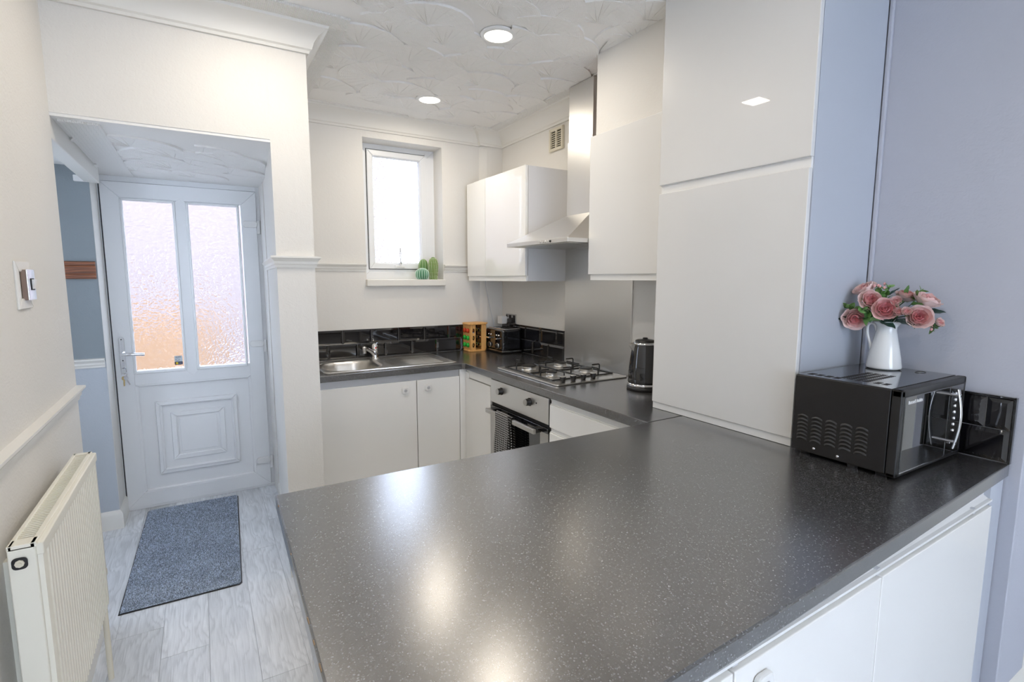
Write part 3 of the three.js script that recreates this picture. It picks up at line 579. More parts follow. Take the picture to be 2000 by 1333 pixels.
// ---------------------------------------------------------------- hob
{
  const x0 = 1.572, x1 = 2.076, z0 = -2.815, z1 = -2.168, y = WT;
  const t = thing('gas_hob', 'stainless steel four burner gas hob with black pan supports and four knobs', 'hob', [1.82, WT, -2.49]);
  part('top_plate', [plate(roundRect(x0, x1, z0, z1, 0.018, 4), y + 0.0005, y + 0.009, 0.004, [], 2)], M.sink, t);
  part('recess', plate(roundRect(x0 + 0.05, x1 - 0.03, z0 + 0.03, z1 - 0.09, 0.02, 4), y + 0.0085, y + 0.0105, 0.0015), M.steel, t);
  for (const [bx, bz, r] of [[1.69, -2.62, 0.046], [1.685, -2.375, 0.032], [1.925, -2.62, 0.04], [1.935, -2.375, 0.04]]) {
    const b = part('burner', lathe([[r * 1.75, 0], [r * 1.7, 0.003], [r * 1.2, 0.006], [r * 0.98, 0.008], [r * 0.98, 0.02], [r * 1.03, 0.021], [r * 1.03, 0.024], [0, 0.024]], 36).translate(bx, y + 0.009, bz), M.brushed, t);
    part('burner_cap', lathe([[r * 0.95, 0], [r * 0.97, 0.004], [r * 0.9, 0.008], [0, 0.009]], 36).translate(bx, y + 0.033, bz), M.blackIron, b);
  }
  const H = y + 0.052, F = y + 0.014;
  for (const [za, zb] of [[-2.77, -2.505], [-2.495, -2.262]]) {
    const xa = 1.612, xb = 2.04, zm = (za + zb) / 2, xm = (xa + xb) / 2, parts = [];
    const rod = (p, q) => parts.push(bar(p, q, 0.0042, 8));
    rod([xa, F, za], [xb, F, za]); rod([xa, F, zb], [xb, F, zb]); rod([xa, F, za], [xa, F, zb]); rod([xb, F, za], [xb, F, zb]);
    const finger = (p, d) => { parts.push(tube([p, [p[0], H - 0.006, p[2]], [p[0] + d[0] * 0.006, H, p[2] + d[1] * 0.006], [p[0] + d[0] * 0.055, H, p[2] + d[1] * 0.055]], 0.0042, 18, 8, false, 0.1)); };
    for (const cx of [1.69, 1.932]) { finger([cx, F, za], [0, 1]); finger([cx, F, zb], [0, -1]); }
    finger([xa, F, zm], [1, 0]); finger([xb, F, zm], [-1, 0]); rod([xm, F, za], [xm, F, zb]); finger([xm, F, zm], [1, 0]); finger([xm, F, zm], [-1, 0]);
    part('pan_support', parts, M.blackIron, t);
  }
  for (const x of [1.645, 1.715, 1.785, 1.855]) {
    const k = part('knob', lathe([[0.0, 0], [0.012, 0], [0.013, 0.008], [0.0165, 0.014], [0.0175, 0.03], [0.016, 0.032], [0, 0.032]], 28).translate(x, y + 0.009, -2.213), M.blackSatin, t);
    part('knob_cap', lathe([[0.0172, 0.03], [0.0165, 0.0335], [0, 0.034]], 28).translate(x, y + 0.009, -2.213), M.brushed, k);
  }
}
// ---------------------------------------------------------------- oven and towel
{
  const t = thing('oven', 'built-in stainless steel oven with two knobs and a dark glass door', 'oven', [1.8, 0.15, -2.45]);
  const X = 1.498, z0 = -2.756, z1 = -2.136;
  part('casing', B(X + 0.028, 2.05, 0.16, WB - 0.002, z0 + 0.01, z1 - 0.01, 0), M.blackIron, t);
  part('control_panel', B(X, X + 0.026, 0.722, 0.862, z0, z1, 0.002), M.steel, t);
  part('vent_gap', B(X + 0.012, X + 0.03, 0.70, 0.724, z0, z1, 0), M.dark, t);
  for (const z of [-2.622, -2.314]) {
    const k = part('knob', lathe([[0.0, 0], [0.022, 0], [0.0225, 0.003], [0.019, 0.005], [0.0185, 0.026], [0.0165, 0.028], [0, 0.028]], 32).rotateZ(Math.PI / 2).translate(X, 0.808, z), M.blackSatin, t);
    part('knob_face', lathe([[0, 0], [0.0178, 0], [0.017, 0.003], [0, 0.0035]], 32).rotateZ(Math.PI / 2).translate(X - 0.0275, 0.808, z), M.brushed, k);
  }
  part('indicator_lamp', cyl(0.004, 0.0035, 0.003, 12).rotateZ(Math.PI / 2).translate(X, 0.815, -2.247), M.dark, t);
  const d = part('door', B(X + 0.002, X + 0.028, 0.2, 0.70, z0, z1, 0.003), M.darkGlass, t, 'dark glass oven door');
  part('door_border', [B(X, X + 0.01, 0.2, 0.698, z0, z0 + 0.075, 0.001), B(X, X + 0.01, 0.2, 0.698, z1 - 0.075, z1, 0.001), B(X, X + 0.01, 0.2, 0.27, z0, z1, 0.001)], M.brushed, d);
  part('door_top_edge', B(X - 0.001, X + 0.012, 0.672, 0.70, z0, z1, 0.002), M.blackGloss, d);
  const h = part('door_handle', B(X - 0.052, X - 0.036, 0.664, 0.69, z0 + 0.025, z1 - 0.06, 0.002), M.brushed, t);
  for (const z of [z0 + 0.05, z1 - 0.09]) part('handle_bracket', B(X - 0.048, X + 0.006, 0.667, 0.688, z - 0.026, z + 0.026, 0.002), M.blackGloss, h);
}
{
  const X = 1.454, z0 = -2.60, w = 0.175, top = 0.693;
  const t = thing('tea_towel', 'black and white checked tea towel hanging over the oven handle', 'towel', [X, 0.35, z0 + w / 2]);
  const cloth = (zs, ww, drop, back, ph) => { const L = drop + 0.03 + back; const g = grid(36, 60, (u, v) => {
    const s = v * L; let x, y; const rip = 0.006 * Math.sin(u * 15 + ph) + 0.004 * Math.sin(u * 31 + ph * 2);
    if (s < drop) { const k = (drop - s) / drop; y = top - (drop - s); x = X - 0.012 - rip * k - 0.004 * k; } else if (s < drop + 0.03) { const a = (s - drop) / 0.03 * Math.PI; x = X - 0.012 * Math.cos(a); y = top + 0.010 * Math.sin(a); } else { const k = (s - drop - 0.03) / back; y = top - (s - drop - 0.03); x = X + 0.012 + 0.2 * rip * k; }
    return [x, y, zs + ww * u + 0.006 * Math.sin(y * 22 + ph)]; });
    const uv = g.attributes.uv; for (let i = 0; i < uv.count; i++) uv.setXY(i, uv.getX(i) * ww * 1.25, uv.getY(i) * L); return g; };
  part('front_fold', cloth(z0, 0.145, 0.36, 0.22, 0.4), new THREE.MeshPhysicalMaterial({ map: checkTex, roughness: 0.95 }), t);
  const dots = texture(64, 64, (i, x, y) => { const u = x % 16 - 8, v = y % 16 - 8; return u * u + v * v < 9 ? grey(215) : grey(20); }, true, 0.06, 0.06);
  part('dotted_fold', cloth(z0 + 0.142, 0.045, 0.34, 0.2, 2.2), new THREE.MeshPhysicalMaterial({ map: dots, roughness: 0.95 }), t, 'black edge with white dots');
}

// ---------------------------------------------------------------- entrance and left wall
{
  const x0 = -0.405, x1 = -0.345, z0 = -2.232, z1 = -1.515, y0 = 0.33, y1 = 0.878;
  const t = thing('radiator', 'cream panel radiator with vertical flutes and a slatted top grille on the left wall', 'radiator', [-0.375, y0, -1.87]);
  const prof = [[x0, z0 + 0.004]], n = 26;
  prof.push([x1 - 0.004, z0 + 0.004]);
  for (let i = 0; i < n; i++) { const a = z0 + 0.03 + (z1 - z0 - 0.06) * i / n, w = (z1 - z0 - 0.06) / n; prof.push([x1, a + w * 0.1], [x1, a + w * 0.55], [x1 - 0.006, a + w * 0.68], [x1 - 0.006, a + w * 0.97]); }
  prof.push([x1, z1 - 0.024], [x1 - 0.003, z1 - 0.006], [x1 - 0.02, z1 - 0.004], [x1 - 0.02, z0 + 0.02], [x0, z0 + 0.02]);
  const front = [[x1 - 0.02, z0 + 0.003], [x1 - 0.003, z0 + 0.003]].concat(prof.slice(2, -3), [[x1 - 0.02, z1 - 0.004]]);
  part('front_panel', plate(front, y0, y1 - 0.028, 0.0012), M.radiator, t);
  part('top_lip', [B(x1 - 0.014, x1 + 0.001, y1 - 0.034, y1 - 0.004, z0, z1, 0.004)], M.radiator, t);
  part('back_panel', B(x0 + 0.002, x0 + 0.016, y0, y1 - 0.006, z0 + 0.004, z1 - 0.004, 0.003), M.radiator, t);
  const sc = part('side_cover', B(x0 - 0.002, x1 - 0.012, y0 + 0.01, y1 - 0.004, z1 - 0.008, z1 + 0.004, 0.004), M.radiator, t); part('side_cover', B(x0 - 0.002, x1 - 0.012, y0 + 0.01, y1 - 0.004, z0 - 0.004, z0 + 0.008, 0.004), M.radiator, t);
  part('valve_hole', plate(roundRect(-0.014, 0.014, -0.014, 0.014, 0.009, 4), 0, 0.002, 0.0005).rotateX(Math.PI / 2).translate(-0.386, y1 - 0.042, z1 + 0.0055), M.dark, sc);
  part('bleed_plug', [cyl(0.0095, 0.0085, 0.006, 8).rotateX(Math.PI / 2).translate(-0.386, y1 - 0.042, z1 + 0.004), cyl(0.004, 0.004, 0.008, 10).rotateX(Math.PI / 2).translate(-0.386, y1 - 0.042, z1 + 0.004)], M.cream, sc);
  const g = part('grille_frame', [B(x0 - 0.002, x0 + 0.008, y1 - 0.012, y1, z0 - 0.002, z1 + 0.004, 0.002), B(x1 - 0.022, x1 - 0.01, y1 - 0.012, y1, z0 - 0.002, z1 + 0.004, 0.002), B(x0, x1 - 0.012, y1 - 0.012, y1, z1 - 0.03, z1 + 0.004, 0.002), B(x0, x1 - 0.012, y1 - 0.012, y1, z0 - 0.002, z0 + 0.02, 0.002)], M.radiator, t);
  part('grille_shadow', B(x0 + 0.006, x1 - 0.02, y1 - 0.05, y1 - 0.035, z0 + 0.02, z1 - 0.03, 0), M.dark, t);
  const slat = B(x0 + 0.006, x1 - 0.02, y1 - 0.01, y1 - 0.002, -0.0024, 0.0024, 0.0008); slat.translate(-t.origin.x, -t.origin.y, -t.origin.z); slat.shared = true;
  for (let i = 0; i < 56; i++) { const m = part('slat', slat, M.radiator, g); m.position.z = z0 + 0.026 + i * (z1 - z0 - 0.062) / 55 ; }
  for (const z of [z0 + 0.12, z1 - 0.12]) part('wall_bracket', B(XL, x0 + 0.006, y0 + 0.06, y1 - 0.08, z - 0.012, z + 0.012, 0.001), M.radiator, t);
  part('valve', [cyl(0.009, 0.009, 0.42, 14).translate(-0.37, 0, z0 - 0.035), B(-0.381, -0.352, 0.40, 0.43, z0 - 0.048, z0 - 0.006, 0.006), cyl(0.013, 0.012, 0.04, 16).translate(-0.366, 0.425, z0 - 0.036)], M.cream, t);
}
{
  const t = thing('door_mat', 'dark grey flecked pile mat on the floor inside the entrance door', 'mat', [-0.13, 0.0005, -3.27]);
  const pts = [[-0.397, -2.697], [0.078, -2.687], [0.089, -2.70], [0.136, -3.845], [0.126, -3.858], [-0.36, -3.875], [-0.37, -3.862]];
  part('backing', plate(pts, 0.0006, 0.004, 0.001), M.blackSatin, t);
  part('pile', plate(pts.map(([x, z]) => [-0.13 + (x + 0.13) * 0.978, -3.27 + (z + 3.27) * 0.99]), 0.003, 0.011, 0.003, [], 2), new THREE.MeshPhysicalMaterial({ map: matTex, roughness: 1, bumpMap: matTex, bumpScale: 0.006 }), t);
  const N = 26000, tuft = new THREE.ConeGeometry(0.0024, 0.009, 4, 1), im = new THREE.InstancedMesh(tuft, mat(1, 1, 1, 1), N), mx = new THREE.Matrix4(), e = new THREE.Euler(), qn = new THREE.Quaternion(), c = new THREE.Color();
  for (let i = 0; i < N; i++) { const v = rnd(), u = rnd(), z = -2.705 - v * 1.14, xl = -0.39 + 0.024 * v, xr2 = 0.078 + 0.047 * v; e.set(rr(-0.7, 0.7), rr(0, 6), rr(-0.7, 0.7)); mx.compose(V(xl + (xr2 - xl) * u + 0.13, 0.0125, z + 3.27), qn.setFromEuler(e), V(1, rr(0.6, 1.2), 1)); im.setMatrixAt(i, mx); const g = 0.2 + 0.6 * Math.pow(rnd(), 1.4); im.setColorAt(i, c.setRGB(g * 0.86, g, g * 1.22)); }
  im.name = 'pile_tufts'; im.userData.kind = 'stuff'; im.castShadow = im.receiveShadow = true; t.add(im);
}
{
  const t = thing('wall_switch', 'chrome rocker switch box in a raised white frame on the left wall', 'switch', [XL, 1.385, -2.03]);
  const z0 = -2.105, z1 = -1.965, y0 = 1.385, y1 = 1.522, fr = mitred(-z1, -z0, y0, y1, 0.03, 0, 0.006, 0.0025);
  for (const g of fr) part('frame', g.rotateY(Math.PI / 2).translate(XL, 0, 0), M.trim, t);
  part('back_box', B(XL + 0.001, XL + 0.014, 1.41, 1.498, -2.095, -2.021, 0.002), mat(0.26, 0.18, 0.14, 0.4), t, 'brown edge of the switch box');
  part('face_plate', B(XL + 0.0135, XL + 0.0175, 1.409, 1.499, -2.096, -2.02, 0.0015), M.chrome, t);
  part('rocker_surround', B(XL + 0.017, XL + 0.019, 1.438, 1.473, -2.08, -2.046, 0.001), M.dark, t);
  part('rocker', metric(extrude([[0, 1.442], [0.003, 1.442], [0.009, 1.47], [0, 1.47]], 0.024, 0.001).translate(XL + 0.018, 0, -2.076)), M.white, t);
}
{
  const t = thing('coat_rail', 'varnished brown wooden coat rail on the alcove wall beside the entrance door', 'coat rail', [-0.8, 1.47, ZB]);
  part('rail_board', sweep([[0, -0.048], [0.016, -0.048], [0.02, -0.044], [0.02, -0.026], [0.013, -0.02], [0.013, 0.02], [0.02, 0.026], [0.02, 0.044], [0.016, 0.048], [0, 0.048]], [-1.15, 1.517, ZB], [1, 0, 0], 0.657, [0, 0, 1]), M.darkWood, t);
}
{
  const t = thing('door_sensor', 'small white alarm contact sensor high on the alcove wall', 'sensor', [-0.52, 1.99, ZB]);
  part('housing', B(-0.553, -0.494, 1.994, 2.028, ZB, ZB + 0.02, 0.004), M.white, t);
  part('seam', B(-0.5535, -0.551, 1.998, 2.024, ZB + 0.001, ZB + 0.012, 0), M.dark, t);
}
{
  const z = ZD + 0.032, t = thing('keys', 'bunch of keys hanging from the lock of the entrance door', 'keys', [-0.434, 0.83, z]);
  const ring = (x, y, r) => new THREE.TorusGeometry(r, 0.0016, 8, 28).translate(x, y, z);
  const key = (x, y, ang, L) => { const g = merge([metric(extrude(roundRect(-0.012, 0.012, -0.024, 0, 0.009, 4), 0.0024, 0.0005)), metric(extrude([[-0.004, -0.022], [0.004, -0.022], [0.004, -L + 0.004], [0.001, -L], [-0.004, -L + 0.003], [-0.002, -L + 0.008], [-0.004, -L + 0.012]], 0.002, 0.0003))]); return g.rotateZ(ang).translate(x, y, z); };
  part('inserted_key', [B(-0.437, -0.431, 0.9, 0.916, z - 0.016, z + 0.006, 0.001), metric(extrude(roundRect(-0.446, -0.422, 0.893, 0.923, 0.009, 4), 0.0024, 0.0005).translate(0, 0, z + 0.004))], M.chrome, t);
  part('key_ring', ring(-0.432, 0.885, 0.014), M.chrome, t);
  part('key', key(-0.434, 0.874, -0.05, 0.062), M.brass, t, 'brass key');
  part('key', key(-0.428, 0.874, 0.35, 0.058).translate(0, 0, 0.004), M.chrome, t, 'silver key');
}
{
  const W = 256, H = 336, cv = document.createElement('canvas'); cv.width = W; cv.height = H; const k = cv.getContext('2d');
  k.fillStyle = '#c3cbd0'; k.fillRect(0, 0, W, H); k.fillStyle = '#141a3c'; k.fillRect(0, 222, W, H - 222);
  k.fillStyle = '#15181c'; k.font = 'bold 50px sans-serif'; k.textAlign = 'center'; k.fillText('ALARM', W / 2, 66);
  k.strokeStyle = '#2c3338'; k.lineWidth = 6; k.beginPath(); k.moveTo(52, 206); k.lineTo(52, 132); k.lineTo(38, 132); k.lineTo(100, 88); k.lineTo(162, 132); k.lineTo(148, 132); k.lineTo(148, 206); k.moveTo(84, 206); k.lineTo(84, 166); k.lineTo(116, 166); k.lineTo(116, 206); k.stroke();
  k.fillStyle = '#f3d21a'; k.beginPath(); k.arc(76, 278, 40, 0, 6.2832); k.fill();
  k.fillStyle = '#1a1d30'; k.font = 'bold 30px sans-serif'; k.fillText('Yale', 76, 288); k.fillStyle = '#e8ecf4'; k.font = 'bold 32px sans-serif'; k.fillText('Living', 180, 290);
  const tex = new THREE.CanvasTexture(cv); tex.colorSpace = THREE.SRGBColorSpace;
  const g = extrude(roundRect(-0.022, 0.022, -0.029, 0.029, 0.005, 4), 0.0006, 0), p = g.attributes.position, uv = g.attributes.uv; for (let i = 0; i < p.count; i++) uv.setXY(i, (p.getX(i) + 0.022) / 0.044, (p.getY(i) + 0.029) / 0.058);
  single('alarm_sticker', g.translate(-0.149, 0.945, ZD - 0.0154), new THREE.MeshPhysicalMaterial({ map: tex, roughness: 0.5 }), 'small grey and navy ALARM sticker in the lower corner of the left door pane', 'sticker');
}
// ---------------------------------------------------------------- wall fittings in the kitchen
{
  const t = thing('air_vent', 'cream louvred air vent high on the wall beside the extractor chimney', 'vent', [XR, 2.32, -2.92]);
  const z0 = -2.996, z1 = -2.842, y0 = 2.322, y1 = 2.468;
  for (const g of mitred(z0, z1, y0, y1, 0.018, 0, 0.018, 0.003)) part('frame', g.rotateY(-Math.PI / 2).translate(XR, 0, 0), M.cream, t);
  part('duct', B(XR - 0.004, XR + 0.0, y0 + 0.01, y1 - 0.01, z0 + 0.01, z1 - 0.01, 0), M.dark, t);
  part('centre_bar', B(XR - 0.015, XR - 0.002, y0 + 0.01, y1 - 0.01, (z0 + z1) / 2 - 0.006, (z0 + z1) / 2 + 0.006, 0.001), M.cream, t);
  for (let i = 0; i < 8; i++) { const y = y0 + 0.024 + i * 0.0138; for (const [a, b] of [[z0 + 0.016, (z0 + z1) / 2 - 0.004], [(z0 + z1) / 2 + 0.004, z1 - 0.016]]) part('louvre', B(-0.013, 0, -0.0012, 0.0012, a, b, 0.0005).rotateZ(0.85).translate(XR - 0.003, y, 0), M.cream, t); }
}
{
  const t = thing('wall_socket', 'brushed metal double socket with a black plug, behind the toaster', 'socket', [XR, 1.115, -3.515]);
  part('face_plate', B(XR - 0.008, XR - 0.0005, 1.124, 1.196, -3.59, -3.436, 0.003), M.brushed, t);
  part('insert', B(XR - 0.011, XR - 0.007, 1.13, 1.188, -3.582, -3.446, 0.002), M.blackSatin, t);
  for (const z of [-3.545, -3.485]) part('rocker', B(XR - 0.015, XR - 0.01, 1.168, 1.186, z - 0.009, z + 0.009, 0.002), M.brushed, t);
}
{
  const t = thing('plug', 'black mains plug in the right half of the wall socket', 'plug', [XR - 0.02, 1.122, -3.475]);
  part('body', B(XR - 0.05, XR - 0.011, 1.126, 1.164, -3.5, -3.452, 0.008), M.blackSatin, t);
  part('flex', tube([[XR - 0.04, 1.128, -3.476], [XR - 0.042, 1.10, -3.476], [XR - 0.03, 1.05, -3.49], [XR - 0.014, 1.0, -3.5]], 0.0035, 20, 8), M.blackSatin, t);
}
{
  const t = thing('plug_adaptor', 'white plug-in adaptor standing out from the left half of the wall socket', 'adaptor', [XR - 0.05, 1.12, -3.555]);
  part('body', B(XR - 0.085, XR - 0.036, 1.118, 1.178, -3.59, -3.522, 0.004), M.white, t);
  part('neck', B(XR - 0.04, XR - 0.011, 1.13, 1.168, -3.58, -3.532, 0.004), M.white, t);
}
single('cable', tube([[1.93, 1.456, -3.628], [1.936, 1.40, -3.632], [1.958, 1.31, -3.638], [1.985, 1.2, -3.640], [2.0, 1.13, -3.632], [2.004, 1.08, -3.628], [2.04, 1.0, -3.635]], 0.0022, 50, 8), M.rail, 'thin grey cable hanging from the corner wall cabinet down behind the toaster', 'cable');

// ---------------------------------------------------------------- toaster
{
  const x0 = 1.912, x1 = 2.082, z0 = -3.602, z1 = -3.33, y0 = WT, y1 = 1.095;
  const t = thing('toaster', 'black and chrome four slice toaster in the worktop corner', 'toaster', [(x0 + x1) / 2, WT, (z0 + z1) / 2]);
  part('base', [B(x0 - 0.006, x1, y0 + 0.004, y0 + 0.018, z0, z1 + 0.004, 0.006)], M.blackSatin, t);
  part('base_band', B(x0 - 0.004, x1 - 0.002, y0 + 0.017, y0 + 0.022, z0 + 0.002, z1 + 0.003, 0.002), M.chrome, t);
  part('control_housing', B(x0, x0 + 0.05, y0 + 0.021, y1 - 0.004, z0 + 0.002, z1, 0.018), M.blackGloss, t);
  part('body', B(x0 + 0.024, x1, y0 + 0.021, y1 - 0.002, z0 + 0.004, z1 - 0.002, 0.022), mat(0.07, 0.075, 0.09, 0.06, { metalness: 0.9 }), t);
  const tp = part('top_plate', B(x0 + 0.026, x1 - 0.004, y1 - 0.006, y1 + 0.001, z0 + 0.01, z1 - 0.01, 0.003), M.chrome, t);
  for (const z of [z0 + 0.05, z0 + 0.105, z1 - 0.105, z1 - 0.05]) part('bread_slot', B(x0 + 0.04, x1 - 0.016, y1 - 0.004, y1 + 0.0015, z - 0.012, z + 0.012, 0.001), M.dark, tp);
  for (const z of [z0 + 0.075, z1 - 0.075]) {
    const k = part('dial', lathe([[0, 0], [0.021, 0], [0.022, 0.004], [0.018, 0.006], [0.0175, 0.016], [0, 0.017]], 28).rotateZ(Math.PI / 2).translate(x0, y0 + 0.055, z), M.blackSatin, t);
    part('dial_ring', new THREE.TorusGeometry(0.0205, 0.003, 8, 32).rotateY(Math.PI / 2).translate(x0 - 0.004, y0 + 0.055, z), M.chrome, k);
    part('lever', [B(x0 - 0.026, x0 + 0.002, y0 + 0.105, y0 + 0.117, z - 0.026, z + 0.026, 0.005)], M.chrome, t);
    for (const dz of [-0.018, 0.018]) part('button', cyl(0.0055, 0.005, 0.005, 14).rotateZ(Math.PI / 2).translate(x0, y0 + 0.135, z + dz), M.chrome, t);
    part('lever_slot', B(x0 - 0.001, x0 + 0.002, y0 + 0.09, y0 + 0.155, z - 0.003, z + 0.003, 0), M.dark, t);
  }
}
// ---------------------------------------------------------------- spice rack and jars
{
  const x0 = 1.755, x1 = 1.897, z0 = -3.688, z1 = -3.552, y0 = WT, h = 0.222;
  const t = thing('spice_rack', 'pine spice rack with square top and base in the back corner of the worktop', 'spice rack', [(x0 + x1) / 2, WT, (z0 + z1) / 2]);
  const oct = (e) => { const c = 0.03; return [[x0 - e + c, z0], [x1 + e - c, z0], [x1 + e, z0 + c], [x1 + e, z1 + e - c], [x1 + e - c, z1 + e], [x0 - e + c, z1 + e], [x0 - e, z1 + e - c], [x0 - e, z0 + c]]; };
  part('base_board', plate(oct(0.008), y0, y0 + 0.014, 0.004, [], 2), M.pine, t); part('top_board', plate(oct(0.016), y0 + h - 0.012, y0 + h, 0.004, [], 2), M.pine, t);
  const hole = (cx, cy, r) => Array.from({ length: 20 }, (_, i) => [cx + r * Math.cos(i * 0.31416), cy + r * Math.sin(i * 0.31416)]);
  const ys = [0.05, 0.106, 0.162], zc = [z0 + 0.04, z1 - 0.042];
  const board = (x) => metric(extrude([[-z1, y0 + 0.013], [-z0, y0 + 0.013], [-z0, y0 + h - 0.011], [-z1, y0 + h - 0.011]].map(([a, b]) => [a, b]), 0.01, 0.001, ys.flatMap((y) => zc.map((z) => hole(-z, y0 + y, 0.0185)))).rotateY(Math.PI / 2).translate(x, 0, 0));
  part('side_board', board(x0 + 0.004), M.pine, t); part('side_board', board(x1 - 0.014), M.pine, t);
  const post = (a, b, holes) => metric(extrude([[a, y0 + 0.013], [b, y0 + 0.013], [b, y0 + h - 0.011], [a, y0 + h - 0.011]], 0.01, 0.001, !holes ? [] : ys.map((y) => Array.from({ length: 20 }, (_, i) => [(a + b) / 2 + 0.011 * Math.cos(i * 0.31416), y0 + y + 0.0185 * Math.sin(i * 0.31416)]))).translate(0, 0, z1 - 0.01));
  part('front_post', post(x0 + 0.012, x0 + 0.046, true), M.pine, t); part('front_post', post(x1 - 0.046, x1 - 0.012), M.pine, t);
  const lidG = mat(0.02, 0.42, 0.05, 0.25), lidR = mat(0.62, 0.07, 0.025, 0.25), lidO = mat(0.8, 0.2, 0.02, 0.25), jarGlass = mat(0.9, 0.94, 0.92, 0.02, { transmission: 1, thickness: 0.002, ior: 1.45 });
  const spices = [mat(0.42, 0.1, 0.03, 0.9), mat(0.24, 0.28, 0.06, 0.9), mat(0.34, 0.2, 0.08, 0.9), mat(0.55, 0.35, 0.06, 0.9)];
  const words = ['lowest', 'middle', 'top'];
  [-1, 1].forEach((s) => zc.forEach((z, col) => ys.forEach((y, row) => {
    const X = s < 0 ? x0 - 0.010 : x1 + 0.010, red = row === 2, lid = red ? (s < 0 ? lidR : lidO) : lidG;
    const label = `${red ? (s < 0 ? 'red' : 'orange') : 'green'}-lidded spice jar in pine rack, ${words[row]} row, ${col ? 'front' : 'back'} column, ${s < 0 ? 'left' : 'toaster'} side`;
    const j = thing('spice_jar', label, 'jar', [X, y0 + y - 0.017, z], 'spice jars in the pine rack');
    const place = (g) => g.rotateZ(s < 0 ? -Math.PI / 2 : Math.PI / 2).translate(X, y0 + y, z);
    part('jar_body', place(lathe([[0, 0.058], [0.013, 0.058], [0.0165, 0.052], [0.0165, 0.022], [0.013, 0.016], [0.013, 0.012]], 20)), jarGlass, j);
    part('spice', place(lathe([[0, 0.056], [0.0125, 0.056], [0.015, 0.051], [0.015, 0.034], [0, 0.033]], 18)), spices[(row + col * 2 + (s > 0 ? 1 : 0)) % 4], j);
    part('lid', place(lathe([[0, -0.004], [0.008, -0.003], [0.0155, 0.001], [0.0178, 0.006], [0.0178, 0.017], [0.0, 0.0175]], 22)), lid, j);
  })));
}
// ---------------------------------------------------------------- kettle
{
  const x = 1.93, z = -1.9, t = thing('kettle', 'black and chrome electric kettle partly hidden behind the tall cabinet', 'kettle', [x, WT, z]);
  const L = (p, s = 48) => lathe(p, s).translate(x, WT, z);
  part('power_base', L([[0, 0.001], [0.084, 0.001], [0.087, 0.006], [0.086, 0.016], [0.08, 0.02], [0, 0.02]]), M.blackSatin, t);
  part('base_ring', L([[0.078, 0.02], [0.0835, 0.021], [0.0845, 0.027], [0.083, 0.034], [0.079, 0.035]]), M.chrome, t);
  part('body', L([[0.08, 0.034], [0.0815, 0.045], [0.079, 0.1], [0.073, 0.16], [0.066, 0.215], [0.063, 0.232], [0.06, 0.236]]), M.blackGloss, t);
  part('collar', L([[0.06, 0.232], [0.0635, 0.234], [0.062, 0.242], [0.052, 0.245], [0, 0.245]]), M.chrome, t);
  part('lid', L([[0.05, 0.244], [0.049, 0.252], [0.04, 0.256], [0.014, 0.258], [0.012, 0.266], [0, 0.267]]), M.blackSatin, t);
  part('spout', [metric(extrude([[0, 0.2], [0.01, 0.195], [0.03, 0.226], [0.028, 0.238], [0, 0.24]], 0.03, 0.003, [], 2).translate(0, 0, -0.015).rotateY(2.75).translate(x - 0.05, WT, z - 0.018))], M.brushed, t);
  part('handle', tube([[x + 0.05, WT + 0.235, z + 0.012], [x + 0.085, WT + 0.235, z + 0.02], [x + 0.112, WT + 0.2, z + 0.026], [x + 0.112, WT + 0.1, z + 0.026], [x + 0.075, WT + 0.055, z + 0.018]], 0.011, 40, 12), M.blackSatin, t);
}
// ---------------------------------------------------------------- cacti on the sill
function cactus(name, label, x, z, r, h, ribs, body, rib, spines, shape) {
  const y = 1.4655, t = thing(name, label, 'cactus', [x, y, z], 'cactus ornaments on the window sill');
  const R = (v, a) => shape(v) * r * (1 - 0.13 * Math.pow(Math.abs(Math.sin(a * ribs / 2)), 1.5));
  part('body', grid(ribs * 8, 30, (u, v) => { const a = u * 2 * Math.PI, k = R(v, a); return [x + k * Math.cos(a), y + v * h, z + k * Math.sin(a)]; }), body, t);
  const lines = [], dots = [];
  for (let i = 0; i < ribs; i++) {
    const a = i * 2 * Math.PI / ribs, P = (v) => [x + shape(v) * r * 1.0 * Math.cos(a), y + v * h, z + shape(v) * r * 1.0 * Math.sin(a)];
    lines.push(tube(Array.from({ length: 14 }, (_, k) => P(0.03 + k / 13 * 0.965)), spines ? 0.0008 : 0.0022, 28, 6));
    if (spines) for (let k = 0; k < 15; k++) { const p = P(0.06 + k * 0.062); dots.push(new THREE.OctahedronGeometry(0.0038, 0).translate(...p)); }
  }
  part('rib_line', lines, rib, t);
  if (spines) part('spines', dots, mat(0.88, 0.87, 0.7, 0.6), t).userData.kind = 'stuff';
}
const ball = (v) => Math.sqrt(Math.max(0.0004, 1 - Math.pow(Math.abs(2 * (v * 0.9 + 0.1) - 1), 2.3))), col = (v) => Math.min(1, 0.8 + v * 0.4) * Math.sqrt(Math.max(0.0004, v > 0.6 ? 1 - Math.pow((v - 0.6) / 0.4, 2.2) : 1));
const cGreen = mat(0.1, 0.28, 0.16, 0.4), cLine = mat(0.62, 0.78, 0.66, 0.5), cOlive = mat(0.15, 0.26, 0.05, 0.45), cMid = mat(0.13, 0.26, 0.08, 0.45);
cactus('cactus', 'small round blue-green ribbed cactus on the window sill, lowest of the three', 1.432, -3.70, 0.05, 0.084, 16, cGreen, cLine, false, ball);
cactus('cactus', 'tallest cactus on the window sill, olive green with rows of pale spines', 1.527, -3.715, 0.038, 0.168, 14, cOlive, cOlive, true, col);
cactus('cactus', 'mid-height smooth green cactus standing behind the round one on the sill', 1.482, -3.80, 0.036, 0.155, 9, cMid, mat(0.4, 0.5, 0.25, 0.5), false, col);

